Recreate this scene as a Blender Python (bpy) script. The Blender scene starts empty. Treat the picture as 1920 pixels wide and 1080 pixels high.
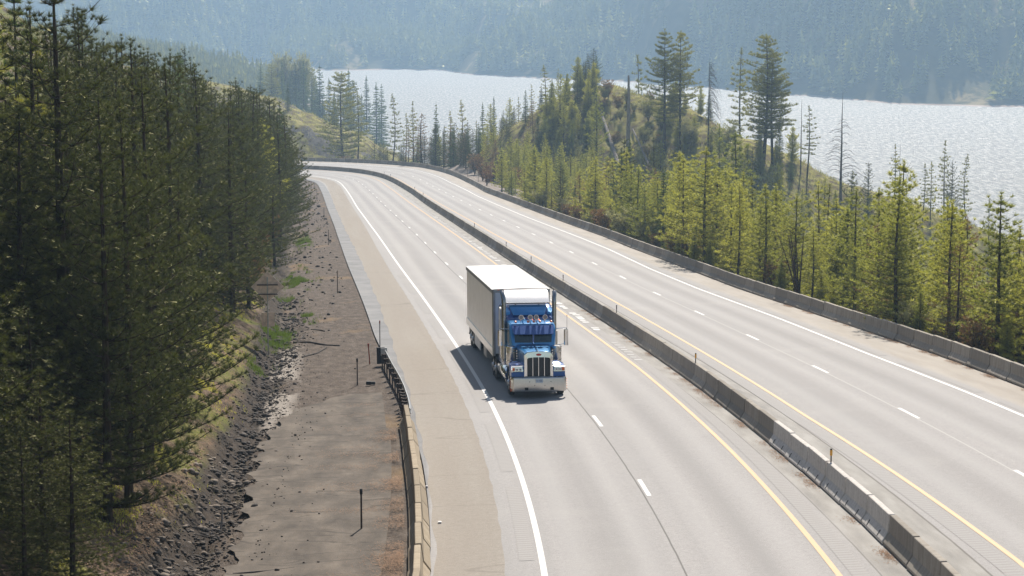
import bpy, bmesh, math, random
import numpy as np
from mathutils import Vector, Matrix
R=math.radians
rnd=random.Random(7)
scene=bpy.context.scene
COL=scene.collection

# ------------------------------------------------------------------ helpers
def tag(o,label=None,cat=None,group=None,kind=None):
    if label:o['label']=label
    if cat:o['category']=cat
    if group:o['group']=group
    if kind:o['kind']=kind
    return o
def link(o,parent=None):
    COL.objects.link(o)
    if parent is not None:o.parent=parent
    return o
def empty(name,loc=(0,0,0),rz=0,mat=None):
    o=bpy.data.objects.new(name,None);o.empty_display_size=.3
    if mat is not None:o.matrix_world=mat
    else:
        o.location=loc;o.rotation_euler=(0,0,rz)
    return link(o)
def mesh_np(name,V,F,mat=None,uv=None,smooth=False,attr=None,parent=None,mats=None,midx=None):
    """V (n,3); F list of index arrays grouped by size or (m,k) array."""
    me=bpy.data.meshes.new(name)
    V=np.asarray(V,np.float32)
    Fs=F if isinstance(F,list) else [F]
    Fs=[np.asarray(f,np.int32) for f in Fs if len(f)]
    me.vertices.add(len(V));me.vertices.foreach_set('co',V.ravel())
    nl=sum(f.size for f in Fs);npol=sum(len(f) for f in Fs)
    me.loops.add(nl);me.loops.foreach_set('vertex_index',np.concatenate([f.ravel() for f in Fs]))
    me.polygons.add(npol)
    tot=np.concatenate([np.full(len(f),f.shape[1],np.int32) for f in Fs])
    st=np.concatenate([[0],np.cumsum(tot)[:-1]]).astype(np.int32)
    me.polygons.foreach_set('loop_start',st)
    if smooth:me.polygons.foreach_set('use_smooth',np.ones(npol,bool))
    if mats:
        for m in mats:me.materials.append(m)
        me.polygons.foreach_set('material_index',np.asarray(midx,np.int32))
    elif mat:me.materials.append(mat)
    me.update(calc_edges=True)
    if uv is not None:
        l=me.uv_layers.new(name='UVMap')
        vi=np.concatenate([f.ravel() for f in Fs])
        l.data.foreach_set('uv',np.asarray(uv,np.float32)[vi].ravel())
    if attr is not None:
        a=me.attributes.new('rnd','FLOAT','POINT');a.data.foreach_set('value',np.asarray(attr,np.float32))
    o=bpy.data.objects.new(name,me);link(o,parent)
    return o
class MB:
    """collects simple shapes into ONE mesh"""
    def __init__(s):s.v=[];s.f=[]
    def add(s,vs,fs):
        n=len(s.v);s.v+= [tuple(p) for p in vs];s.f+=[tuple(i+n for i in f) for f in fs];return s
    def box(s,a,b,M=None):
        x0,y0,z0=a;x1,y1,z1=b
        vs=[(x0,y0,z0),(x1,y0,z0),(x1,y1,z0),(x0,y1,z0),(x0,y0,z1),(x1,y0,z1),(x1,y1,z1),(x0,y1,z1)]
        if M:vs=[M@Vector(p) for p in vs]
        return s.add(vs,[(0,3,2,1),(4,5,6,7),(0,1,5,4),(1,2,6,5),(2,3,7,6),(3,0,4,7)])
    def tube(s,pts,rad,n=8,cap=True):
        pts=[Vector(p) for p in pts]
        if not hasattr(rad,'__len__'):rad=[rad]*len(pts)
        rings=[];up=None
        for i,p in enumerate(pts):
            t=(pts[min(i+1,len(pts)-1)]-pts[max(i-1,0)]).normalized()
            if up is None:
                up=Vector((0,0,1)) if abs(t.z)<.9 else Vector((1,0,0))
            a=t.cross(up).normalized();b=a.cross(t).normalized();up=b
            rings.append([p+(a*math.cos(k*2*math.pi/n)+b*math.sin(k*2*math.pi/n))*rad[i] for k in range(n)])
        vs=[q for r in rings for q in r];fs=[]
        for i in range(len(pts)-1):
            for k in range(n):
                k2=(k+1)%n;fs.append((i*n+k,i*n+k2,(i+1)*n+k2,(i+1)*n+k))
        if cap:
            fs.append(tuple(range(n)));fs.append(tuple((len(pts)-1)*n+k for k in reversed(range(n))))
        return s.add(vs,fs)
    def loft(s,sections,cap=True,closed=True):
        n=len(sections[0]);vs=[p for sec in sections for p in sec];fs=[]
        m=n if closed else n-1
        for i in range(len(sections)-1):
            for k in range(m):
                k2=(k+1)%n;fs.append((i*n+k,i*n+k2,(i+1)*n+k2,(i+1)*n+k))
        if cap and closed:
            fs.append(tuple(reversed(range(n))));fs.append(tuple((len(sections)-1)*n+k for k in range(n)))
        return s.add(vs,fs)
    def build(s,name,mat,parent=None,bevel=0,smooth=False,seg=2):
        me=bpy.data.meshes.new(name);me.from_pydata(s.v,[],s.f);me.materials.append(mat)
        bm=bmesh.new();bm.from_mesh(me)
        bmesh.ops.recalc_face_normals(bm,faces=bm.faces)
        if bevel:
            es=[e for e in bm.edges if len(e.link_faces)==2 and e.calc_face_angle(0)>.5]
            bmesh.ops.bevel(bm,geom=es,offset=bevel,segments=seg,affect='EDGES',clamp_overlap=True)
        bm.to_mesh(me);bm.free()
        if smooth:
            for p in me.polygons:p.use_smooth=True
            try: me.set_sharp_from_angle(angle=R(38))
            except Exception: pass
        me.update()
        o=bpy.data.objects.new(name,me);return link(o,parent)
# value noise (numpy)
def vnoise(x,y,seed=0):
    x=np.asarray(x,float);y=np.asarray(y,float)
    xi=np.floor(x).astype(np.int64);yi=np.floor(y).astype(np.int64)
    fx=x-xi;fy=y-yi;fx=fx*fx*(3-2*fx);fy=fy*fy*(3-2*fy)
    def h(a,b):
        n=(a*374761393+b*668265263+seed*974711)&0x7fffffff
        n=((n^(n>>13))*1274126177)&0x7fffffff
        return ((n^(n>>16))&0xffff)/65535.
    return (h(xi,yi)*(1-fx)+h(xi+1,yi)*fx)*(1-fy)+(h(xi,yi+1)*(1-fx)+h(xi+1,yi+1)*fx)*fy
def fbm(x,y,o=4,seed=0):
    r=0;a=.5;t=0
    for i in range(o):
        r=r+a*vnoise(x*2**i,y*2**i,seed+i*17);t+=a;a*=.5
    return r/t-.5

# ------------------------------------------------------------------ the road's line (fitted to the photograph)
F_PX=3934.648;TH=0.1354014;CAM_H=15.742951
KN=1.25*np.array([-15,30,80,130,180,220,250,275,300,325,350,380,420.])
KV=[0.23769,0.04634,-0.02034,0.019,-0.01026,0.0175,0.00887,0.26164,0.52327,0.69305,0.68653,0.68627,0.68618]
GN=1.25*np.array([-15,50,120,200,260,320,420.]);GV=[-5.90134,-5.42737,-5.80327,-5.29567,-5.19945,-5.33972,-5.37532]
EN=1.25*np.array([-15,60,150,250,300,350,420.]);EV=[0.04611,-0.00376,0.0014,0.01074,0.0672,0.06832,0.05821]
S=np.linspace(-70,720,3161);dS=S[1]-S[0]
_psi=0.0525245+np.cumsum(np.interp(S,KN,KV)*1e-2)*dS;_psi-=np.interp(0,S,_psi)-0.0525245
_x=np.cumsum(np.sin(-_psi))*dS;_y=np.cumsum(np.cos(_psi))*dS
_x+=4.0378585-np.interp(0,S,_x);_y+=70.2409621-np.interp(0,S,_y)
_g=np.interp(S,GN,GV)*1e-2
_g=np.where(S>460,_g*np.clip(1-(S-460)/120,0,1),_g)
_z=np.cumsum(_g)*dS;_z-=np.interp(0,S,_z)
_e=np.interp(S,EN,EV);_e=np.where(S<-18.75,.045,_e)
def C(s):
    return np.interp(s,S,_x),np.interp(s,S,_y),np.interp(s,S,_z),np.interp(s,S,_psi),np.interp(s,S,_e)
def rp(s,off,up=0.0):
    """world point(s) at station s, offset off to the right, up above the road plane"""
    x,y,z,p,e=C(s);oc=np.clip(off,-8.6,20.)
    return np.stack([x+off*np.cos(p),y+off*np.sin(p),z+e*oc+up+0*off],-1)
def to_so(X,Y):
    X=np.atleast_1d(X);Y=np.atleast_1d(Y);Ss=S[::8];xs=_x[::8];ys=_y[::8]
    D=(X[:,None]-xs)**2+(Y[:,None]-ys)**2;i=np.argmin(D,1)
    s=Ss[i].copy()
    for _ in range(2):
        x,y,z,p,e=C(s);s=s+(-(X-x)*np.sin(p)+(Y-y)*np.cos(p))
        s=np.clip(s,S[0],S[-1])
    x,y,z,p,e=C(s);return s,(X-x)*np.cos(p)+(Y-y)*np.sin(p)
def px2xy(px,d):return (px-960)/F_PX*d, d
def zsight(py,d):
    """height of the sight line through photo row py at distance d"""
    c,s_=math.cos(TH),math.sin(TH);k=(540-py)/F_PX
    return CAM_H+d*(k*c-s_)/(c+k*s_)
def project(X,Y,Z):
    c,s_=math.cos(TH),math.sin(TH);zc=Y*c-(Z-CAM_H)*s_;yc=Y*s_+(Z-CAM_H)*c
    return 960+F_PX*X/zc,540-F_PX*yc/zc
# lines painted or built along the road: station -> offset
T={'W1':([-70,20,48,78,130,167,221,255,301,341,400,720],[-3.8,-3.78,-3.88,-3.96,-4.03,-4.1,-4.03,-3.86,-3.71,-3.6,-3.6,-3.6]),
 'Y1':([-70,-18,-8,3,28,60,110,160,205,255,320,354,400,720],[3.68,3.68,3.76,3.86,4.0,3.95,4.03,4.0,4.03,3.92,3.97,4.0,4.3,4.3]),
 'D1':([-70,720],[0.02,0.02]),
 'MB':([-70,-12,0,25,50,110,150,190,230,267,312,343,378,411,720],[5.55,5.47,5.4,5.47,5.52,5.53,5.55,5.7,5.85,6.05,5.97,5.55,5.25,5.4,5.4]),
 'Y2':([-70,-18,-4,10,25,60,98,126,150,180,204,232,268,315,347,720],[8.45,8.43,8.28,8.1,8.14,8.24,8.4,8.22,8.08,8.15,8.1,7.95,7.95,7.85,7.9,7.9]),
 'D2':([-70,60,120,200,260,720],[12.1,12.05,12.2,11.9,11.75,11.7]),
 'W2':([-70,15,31,51,69,94,113,120,138,183,256,274,306,334,359,720],[16.05,15.95,15.77,15.88,15.73,15.65,15.98,16.1,16.05,15.68,15.58,15.85,16.15,16.0,15.8,15.6]),
 'FB':([-70,15,27,50,68,101,122,140,170,230,268,311,351,375,420,720],[18.5,18.55,18.75,18.62,18.48,18.5,18.4,18.6,18.4,18.4,18.05,19.15,18.95,18.8,19.1,19.1]),
 'E':([-70,-12,3,30,47,63,105,150,210,240,336,400,720],[-6.85,-6.85,-7.05,-7.7,-8.0,-8.02,-8.15,-8.25,-8.2,-8.15,-8.05,-8.0,-8.0]),
 'BL':([-70,12,28,40,65,85,104,161,188,231,281,327,400,720],[-7.0,-7.02,-7.15,-7.18,-7.06,-6.98,-6.9,-7.2,-7.12,-7.02,-6.8,-6.5,-6.3,-6.3]),
 'BR':([-70,0,40,85,130,210,254,301,325,400,720],[-4.75,-4.83,-4.92,-4.98,-4.93,-4.65,-4.55,-4.25,-4.4,-4.4,-4.4]),
 'LB':([-70,-19,-7,0,4,12],[-7.05,-7.18,-7.36,-7.49,-7.55,-7.6]),
 'DT':([-70,0,27,40,56,89,122,204,283,340,720],[-13.3,-13.5,-13.5,-13.2,-12.8,-13.2,-12.7,-11.2,-9.9,-9.6,-9.6]),}
def tb(n,s):return np.interp(s,T[n][0],T[n][1])
# ------------------------------------------------------------------ materials
class NM:
    def __init__(s,name):
        s.m=bpy.data.materials.new(name);s.m.use_nodes=True;s.nt=s.m.node_tree
        s.bsdf=s.nt.nodes['Principled BSDF'];s.out=s.nt.nodes['Material Output']
    def n(s,t,**k):
        nd=s.nt.nodes.new(t)
        for a,b in k.items():setattr(nd,a,b)
        return nd
    def set(s,sock,v):
        if hasattr(v,'is_linked') or isinstance(v,bpy.types.NodeSocket):s.nt.links.new(v,sock)
        else:
            if hasattr(sock,'default_value'):
                try:
                    if len(sock.default_value)==4 and len(v)==3:v=(*v,1)
                except TypeError:pass
                sock.default_value=v
    def math(s,op,a,b=None,c=None,clamp=False):
        nd=s.n('ShaderNodeMath',operation=op);nd.use_clamp=clamp;s.set(nd.inputs[0],a)
        if b is not None:s.set(nd.inputs[1],b)
        if c is not None:s.set(nd.inputs[2],c)
        return nd.outputs[0]
    def mix(s,f,a,b,mode='MIX'):
        nd=s.n('ShaderNodeMix',data_type='RGBA',blend_type=mode);s.set(nd.inputs[0],f);s.set(nd.inputs[6],a);s.set(nd.inputs[7],b);return nd.outputs[2]
    def ramp(s,f,pts,interp='LINEAR'):
        nd=s.n('ShaderNodeValToRGB');cr=nd.color_ramp;cr.interpolation=interp
        while len(cr.elements)<len(pts):cr.elements.new(.5)
        for el,(p,c) in zip(cr.elements,pts):
            el.position=p;el.color=(*c,1) if hasattr(c,'__len__') else (c,c,c,1)
        s.set(nd.inputs[0],f);return nd.outputs[0]
    def noise(s,scale,detail=4,vec=None,rough=.55,dim='3D',dist=0):
        nd=s.n('ShaderNodeTexNoise',noise_dimensions=dim);nd.inputs['Scale'].default_value=scale;nd.inputs['Detail'].default_value=detail;nd.inputs['Roughness'].default_value=rough;nd.inputs['Distortion'].default_value=dist
        if vec is None:vec=s.obj()
        s.set(nd.inputs['Vector'],vec);return nd.outputs[0]
    def vor(s,scale,vec=None,feat='F1'):
        nd=s.n('ShaderNodeTexVoronoi',feature=feat);nd.inputs['Scale'].default_value=scale
        s.set(nd.inputs['Vector'],vec if vec is not None else s.obj());return nd.outputs[0]
    def obj(s):return s.n('ShaderNodeTexCoord').outputs['Object']
    def geo(s,w='Position'):return s.n('ShaderNodeNewGeometry').outputs[w]
    def uv(s):return s.n('ShaderNodeTexCoord').outputs['UV']
    def sep(s,v):
        nd=s.n('ShaderNodeSeparateXYZ');s.set(nd.inputs[0],v);return nd.outputs
    def comb(s,x,y,z=0.0):
        nd=s.n('ShaderNodeCombineXYZ');s.set(nd.inputs[0],x);s.set(nd.inputs[1],y);s.set(nd.inputs[2],z);return nd.outputs[0]
    def band(s,x,a,b,soft):
        """1 between a and b"""
        u=s.math('MULTIPLY',s.math('SUBTRACT',x,a-soft/2),1/soft,clamp=True)
        v=s.math('MULTIPLY',s.math('SUBTRACT',b+soft/2,x),1/soft,clamp=True)
        return s.math('MULTIPLY',u,v)
    def attr(s,name='rnd'):
        nd=s.n('ShaderNodeAttribute');nd.attribute_name=name;return nd.outputs['Fac']
    def orand(s):return s.n('ShaderNodeObjectInfo').outputs['Random']
    def bump(s,h,strength=.3,dist=.02):
        nd=s.n('ShaderNodeBump');nd.inputs['Strength'].default_value=strength;nd.inputs['Distance'].default_value=dist;s.set(nd.inputs['Height'],h)
        s.set(s.bsdf.inputs['Normal'],nd.outputs[0])
    def p(s,**k):
        for a,b in k.items():
            s.set(s.bsdf.inputs[a.replace('_',' ')],b)
        return s
def simple(name,col,rough=.6,metal=0,nscale=3,var=.25,bump=0,coat=0,spec=.5):
    m=NM(name);n=m.noise(nscale,5)
    c=m.mix(m.ramp(n,[(.3,0),(.7,1)]),tuple(c*(1-var) for c in col),tuple(min(1,c*(1+var)) for c in col))
    m.p(Base_Color=c,Roughness=rough,Metallic=metal,Coat_Weight=coat,Specular_IOR_Level=spec)
    if bump:m.bump(m.noise(nscale*6,4),bump,.02)
    return m.m
MAT={}
def road_mat():
    m=NM('asphalt');u=m.sep(m.uv());off=u[0];s=u[1]
    base=m.ramp(m.math('ADD',m.math('MULTIPLY',m.noise(28,3,m.geo(),rough=.8),.6),m.math('MULTIPLY',m.noise(7,4,m.geo(),rough=.8),.4)),[(.36,(.235,.222,.215)),(.64,(.375,.357,.348))])
    # long worn streaks along the lanes
    st=m.noise(1,3,m.comb(m.math('MULTIPLY',off,1.1),m.math('MULTIPLY',s,.012)),dist=.2)
    base=m.mix(m.math('MULTIPLY',m.ramp(st,[(.35,1),(.62,0)]),.45),base,(.235,.228,.222))
    # oil drip band in the middle of each lane
    for c in (-1.95,2.0,10.2,14.0):
        w=m.noise(.02,2,m.comb(s,c));cc=m.math('ADD',off,m.math('MULTIPLY',m.math('SUBTRACT',w,.5),.8))
        b=m.band(cc,c-.3,c+.3,.8)
        base=m.mix(m.math('MULTIPLY',b,.5),base,(.19,.18,.175))
        for t in (-.95,.95):
            b=m.band(cc,c+t-.2,c+t+.2,.6);base=m.mix(m.math('MULTIPLY',b,.4),base,(.385,.37,.362))
    # median shoulders, stained
    b=m.math('MULTIPLY',m.band(off,4.75,7.4,.12),.75)
    med=m.ramp(m.noise(.9,6,m.comb(m.math('MULTIPLY',off,2),m.math('MULTIPLY',s,.35))),[(.32,(.17,.16,.145)),(.5,(.25,.235,.21)),(.68,(.34,.325,.3))])
    base=m.mix(b,base,med)
    # lane joints / tar cracks
    wob=m.math('MULTIPLY',m.math('SUBTRACT',m.noise(.5,3,m.comb(0.0,s)),.5),.045)
    for c,w,col,f in ((-.13,.022,(.06,.055,.05),.85),(4.72,.02,(.09,.08,.07),.7),(7.38,.03,(.08,.07,.06),.8),(12.0,.025,(.5,.48,.46),.6)):
        b=m.band(m.math('ADD',off,wob),c-w,c+w,.03)
        base=m.mix(m.math('MULTIPLY',b,f),base,col)
    # grey strip next to the verge
    b=m.band(off,-9,-6.9,.1);g=m.ramp(m.noise(.6,5,m.geo()),[(.3,(.14,.14,.145)),(.7,(.215,.213,.217))])
    base=m.mix(b,base,g)
    # outer shoulder beyond the far white line
    b=m.band(off,16.7,22,.5);g=m.ramp(m.noise(.7,6,m.comb(m.math('MULTIPLY',off,1.5),m.math('MULTIPLY',s,.2))),[(.3,(.27,.235,.195)),(.7,(.37,.33,.285))])
    base=m.mix(m.math('MULTIPLY',b,.9),base,g)
    # blotches
    bl=m.noise(.25,4,m.geo());base=m.mix(m.math('MULTIPLY',m.ramp(bl,[(.55,0),(.75,1)]),.25),base,(.38,.36,.34))
    m.p(Base_Color=base,Roughness=.82,Specular_IOR_Level=.35)
    m.bump(m.noise(160,2,m.geo()),.5,.006)
    return m.m
def chip_mat():
    m=NM('chip_seal');u=m.sep(m.uv());off=u[0];s=u[1]
    g=m.ramp(m.math('ADD',m.math('MULTIPLY',m.noise(30,3,m.geo(),rough=.8),.6),m.math('MULTIPLY',m.noise(6,4,m.geo(),rough=.8),.4)),[(.36,(.235,.208,.178)),(.64,(.365,.332,.29))])
    l=m.noise(.4,5,m.comb(m.math('MULTIPLY',off,2.2),m.math('MULTIPLY',s,.1)))
    g=m.mix(m.math('MULTIPLY',m.ramp(l,[(.4,1),(.65,0)]),.3),g,(.24,.2,.165))
    # transverse cracks
    c=m.noise(1,2,m.comb(m.math('MULTIPLY',off,.02),m.math('MULTIPLY',s,.11)))
    cr=m.band(c,.499,.501,.004);g=m.mix(m.math('MULTIPLY',cr,.5),g,(.12,.1,.085))
    m.p(Base_Color=g,Roughness=.9,Specular_IOR_Level=.2);m.bump(m.noise(180,2,m.geo()),.6,.008)
    return m.m
def paint(name,col,wear=.55):
    m=NM(name);n=m.noise(14,6,m.geo(),rough=.75);w=m.noise(1.2,3,m.geo())
    c=m.mix(m.ramp(m.math('ADD',n,m.math('MULTIPLY',w,.5)),[(wear,(.28,.27,.26)),(wear+.14,col)]),col,col) if 0 else m.ramp(m.math('ADD',n,m.math('MULTIPLY',w,.4)),[(wear-.12,(.34,.33,.31)),(wear+.06,col)])
    m.p(Base_Color=c,Roughness=.6);return m.m
def concrete(name,a,b,streak=.5,vary=.75):
    m=NM(name);o=m.obj();s=m.sep(o)
    off=m.math('MULTIPLY',m.orand(),50)
    vs=m.noise(1,5,m.comb(m.math('ADD',m.math('MULTIPLY',s[1],5),off),m.math('MULTIPLY',s[2],.7),s[0]))
    c=m.mix(m.ramp(vs,[(.35,0),(.7,1)]),a,b)
    c=m.mix(m.math('MULTIPLY',m.ramp(vs,[(.3,1),(.42,0)]),streak),c,tuple(x*.45 for x in a))
    c=m.mix(m.math('MULTIPLY',m.orand(),vary),c,tuple(x*.62 for x in a))
    dirt=m.noise(9,5,m.comb(s[0],m.math('ADD',s[1],off),s[2]));c=m.mix(m.math('MULTIPLY',m.ramp(dirt,[(.5,0),(.7,1)]),.35),c,(.2,.17,.13))
    m.p(Base_Color=c,Roughness=.9,Specular_IOR_Level=.25);m.bump(m.noise(40,4),.35,.01);return m.m
def needle_mat(name,dark,light,trans,warm=(.16,.085,.025),warmf=.06):
    m=NM(name);a=m.attr();r=m.orand()
    c=m.mix(a,dark,light)  # random tuft tones, spread wide to put missing self-shadow contrast into the colour
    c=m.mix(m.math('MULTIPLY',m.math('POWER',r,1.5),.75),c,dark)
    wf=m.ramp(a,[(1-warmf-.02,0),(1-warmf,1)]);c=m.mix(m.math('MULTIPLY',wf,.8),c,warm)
    m.nt.nodes.remove(m.bsdf)
    d=m.n('ShaderNodeBsdfDiffuse');m.set(d.inputs[0],c)
    t=m.n('ShaderNodeBsdfTranslucent');tc=m.mix(a,tuple(x*.7 for x in trans),trans);tc=m.mix(m.math('MULTIPLY',m.math('POWER',r,1.5),.7),tc,tuple(x*.3*y for x,y in zip(trans,(.8,1.1,1))));m.set(t.inputs[0],tc)
    g=m.n('ShaderNodeBsdfGlossy');g.inputs['Roughness'].default_value=.45;m.set(g.inputs[0],(.7,.68,.42,1))
    ad=m.n('ShaderNodeAddShader');m.nt.links.new(d.outputs[0],ad.inputs[0]);m.nt.links.new(t.outputs[0],ad.inputs[1])
    mx=m.n('ShaderNodeMixShader');mx.inputs[0].default_value=.1
    m.nt.links.new(ad.outputs[0],mx.inputs[1]);m.nt.links.new(g.outputs[0],mx.inputs[2]);m.nt.links.new(mx.outputs[0],m.out.inputs[0])
    return m.m
def bark_mat(name,a,b):
    m=NM(name);s=m.sep(m.obj());n=m.noise(1,5,m.comb(m.math('MULTIPLY',s[0],9),m.math('MULTIPLY',s[1],9),m.math('MULTIPLY',s[2],2)))
    c=m.ramp(n,[(.35,a),(.65,b)]);m.p(Base_Color=c,Roughness=.95,Specular_IOR_Level=.1);m.bump(n,.6,.03);return m.m
def ground_mat():
    m=NM('verge_soil');u=m.sep(m.uv());off=u[0];s=u[1];P=m.geo()
    big=m.noise(.08,4,P);med=m.noise(.9,6,P);fine=m.noise(14,4,P,rough=.7)
    # left slope and general forest floor: needles, moss, soil
    soil=m.ramp(med,[(.3,(.055,.04,.028)),(.5,(.12,.085,.055)),(.7,(.2,.145,.095))])
    moss=m.ramp(fine,[(.3,(.09,.1,.018)),(.7,(.2,.2,.045))])
    g=m.mix(m.ramp(m.noise(.22,5,P),[(.46,0),(.56,1)]),soil,moss)
    # knoll and lake-side grass
    gr=m.ramp(m.noise(.5,6,P),[(.3,(.06,.045,.025)),(.42,(.14,.105,.045)),(.52,(.2,.18,.05)),(.62,(.31,.28,.08)),(.75,(.38,.29,.14))])
    g=m.mix(m.band(off,24,900,4),g,gr)
    # rock outcrops on the hills
    rk=m.ramp(m.noise(.35,8,P,rough=.7),[(.4,(.05,.045,.04)),(.6,(.17,.15,.13))])
    rkf=m.math('MULTIPLY',m.ramp(m.noise(.07,6,P,rough=.65),[(.54,0),(.57,1)]),m.band(s,395,800,20))
    g=m.mix(rkf,g,rk)
    # dirt strip along the road
    P0=P;P=m.comb(off,m.math('MULTIPLY',s,.42))
    dirt=m.ramp(m.noise(2.2,8,P,rough=.7),[(.28,(.055,.043,.035)),(.5,(.12,.095,.077)),(.72,(.2,.165,.135))])
    dirt=m.mix(m.math('MULTIPLY',m.ramp(fine,[(.5,0),(.62,1)]),.5),dirt,(.06,.05,.045))
    dirt=m.mix(m.math('MULTIPLY',m.ramp(m.noise(.3,4,P),[(.58,0),(.66,1)]),.6),dirt,(.25,.17,.095))
    wob=m.math('MULTIPLY',m.math('SUBTRACT',m.noise(.5,4,P),.5),1.8)
    o2=m.math('ADD',off,wob)
    # u<0 side: offset measured from the ditch line is stored in the sheet itself
    g=m.mix(m.band(o2,-13.4,-5,.5),g,dirt)
    dk=m.ramp(m.noise(3.5,8,P,rough=.75),[(.35,(.025,.02,.016)),(.6,(.075,.058,.045)),(.75,(.17,.135,.105))])
    g=m.mix(m.band(o2,-14.6,-13.2,.5),g,dk)
    # pale dried mud in the ditch
    mud=m.math('MULTIPLY',m.math('MULTIPLY',m.band(o2,-13.3,-12.1,.5),m.band(s,14,44,4)),m.ramp(m.noise(.5,4,P),[(.42,0),(.5,1)]))
    g=m.mix(m.math('MULTIPLY',mud,.9),g,(.37,.33,.29))
    P=P0
    # gravel beside the outer barrier
    gv=m.ramp(m.noise(3,7,P,rough=.7),[(.3,(.16,.13,.11)),(.7,(.34,.29,.25))])
    g=m.mix(m.band(off,18.5,25.5,2.5),g,gv)
    m.p(Base_Color=g,Roughness=.95,Specular_IOR_Level=.15)
    m.bump(m.noise(5,8,P,rough=.7),.9,.12)
    return m.m
def hills_mat():
    m=NM('far_hillside');P=m.geo();z=m.sep(P)[2]
    g=m.ramp(m.noise(.02,8,P,rough=.65),[(.35,(.03,.03,.018)),(.55,(.09,.08,.035)),(.62,(.26,.2,.1)),(.75,(.34,.27,.15))])
    sh=m.band(z,-60,-53.6,.4);g=m.mix(sh,g,m.ramp(m.noise(.05,3,P),[(.3,(.2,.13,.1)),(.7,(.62,.52,.45))]))
    m.p(Base_Color=g,Roughness=1,Specular_IOR_Level=.05);return m.m
def water_mat():
    m=NM('lake_water');P=m.geo();s=m.sep(P)
    v=m.comb(m.math('MULTIPLY',s[0],1.0),m.math('MULTIPLY',s[1],.16))
    h1=m.noise(.95,5,v,rough=.7);h2=m.noise(.03,3,v)
    m.p(Base_Color=(.1,.11,.115),Roughness=m.ramp(m.noise(.6,2,v),[(.35,.38),(.6,.78)]),IOR=1.6,Specular_IOR_Level=1.0)
    m.bump(h1,1.,2.6);return m.m
def setup_mats():
    M=MAT
    M['road']=road_mat();M['chip']=chip_mat();M['white']=paint('white_paint',(.6,.59,.57),.42);M['yellow']=paint('yellow_paint',(.47,.275,.1),.45)
    M['dash']=paint('dash_paint',(.62,.61,.6),.4);M['worn']=paint('worn_paint',(.62,.62,.61),.68)
    M['conc']=concrete('weathered_concrete',(.3,.265,.225),(.43,.39,.335));M['conc_pale']=concrete('pale_concrete',(.52,.485,.45),(.64,.605,.565),.12,.05)
    M['conc_tan']=concrete('tan_concrete',(.36,.29,.205),(.47,.39,.28),.35)
    M['conc_mid']=concrete('streaked_concrete',(.3,.275,.25),(.5,.475,.44),.9)
    M['black']=simple('black_rubber',(.015,.015,.016),.75,0,8,.3);M['steel']=simple('galvanised_steel',(.48,.49,.5),.42,.8,6,.2)
    M['rust']=simple('rusty_post',(.07,.045,.035),.7,.2,12,.4);M['red']=simple('faded_red',(.36,.07,.04),.6,0,9,.3);M['refl']=simple('amber_reflector',(.85,.4,.03),.4,0,20,.15)
    M['signback']=simple('sign_back_metal',(.8,.64,.53),.5,.5,5,.25);M['wood']=simple('weathered_wood',(.32,.28,.25),.9,0,6,.35,.4)
    M['rock']=simple('ditch_rock',(.06,.048,.04),.9,0,2.5,.65,.6);M['log']=simple('dark_stick',(.05,.04,.035),.9,0,9,.4,.4);M['palerock']=simple('pale_rock',(.2,.16,.125),.9,0,3,.3,.4)
    M['bark']=bark_mat('pine_bark',(.035,.027,.022),(.1,.07,.05));M['snag']=bark_mat('dead_bark',(.06,.05,.045),(.17,.15,.135));M['paletrunk']=bark_mat('bleached_trunk',(.2,.17,.15),(.42,.38,.35))
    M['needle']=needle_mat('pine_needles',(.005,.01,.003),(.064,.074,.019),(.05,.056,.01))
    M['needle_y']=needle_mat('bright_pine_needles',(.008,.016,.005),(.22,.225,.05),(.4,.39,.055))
    M['needle_m']=needle_mat('open_pine_needles',(.01,.02,.007),(.15,.155,.04),(.22,.21,.03))
    M['needle_f']=needle_mat('fir_needles',(.016,.034,.014),(.045,.075,.025),(.06,.09,.016),warmf=.02)
    M['needle_b']=needle_mat('dry_needles',(.11,.07,.035),(.2,.13,.06),(.16,.085,.03),(.26,.1,.03),.25)
    M['needle_o']=needle_mat('orange_leaves',(.1,.045,.02),(.2,.1,.04),(.16,.07,.025),(.22,.08,.03),.3)
    M['needle_p']=needle_mat('pale_shrub_leaves',(.2,.19,.09),(.38,.36,.2),(.25,.24,.1),(.3,.2,.1),.15)
    M['needle_g']=needle_mat('grass_blades',(.035,.065,.012),(.1,.14,.025),(.09,.13,.015),warmf=.0)
    M['litter']=simple('dry_needle_litter',(.27,.165,.1),.95,0,6,.4)
    M['far']=needle_mat('far_needles',(.03,.05,.018),(.2,.2,.06),(.24,.23,.05),(.14,.11,.03),.08)
    M['soil']=ground_mat();M['hills']=hills_mat();M['water']=water_mat()
    m=NM('old_pavement');s2=m.sep(m.uv());P=m.comb(s2[0],m.math('MULTIPLY',s2[1],.42));c=m.ramp(m.noise(1.1,8,P,rough=.65),[(.3,(.075,.064,.054)),(.5,(.125,.105,.087)),(.7,(.19,.16,.13))])
    s2=m.sep(m.uv());cr=m.noise(1,3,m.comb(m.math('MULTIPLY',s2[0],.12),m.math('MULTIPLY',s2[1],.55)));c=m.mix(m.math('MULTIPLY',m.band(cr,.494,.506,.012),.7),c,(.05,.043,.038))
    c=m.mix(m.math('MULTIPLY',m.ramp(m.noise(25,4,P),[(.55,0),(.7,1)]),.5),c,(.07,.06,.05))
    m.p(Base_Color=c,Roughness=.95,Specular_IOR_Level=.2);m.bump(m.noise(30,5,P),.6,.02);MAT['oldpave']=m.m
setup_mats()
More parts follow.
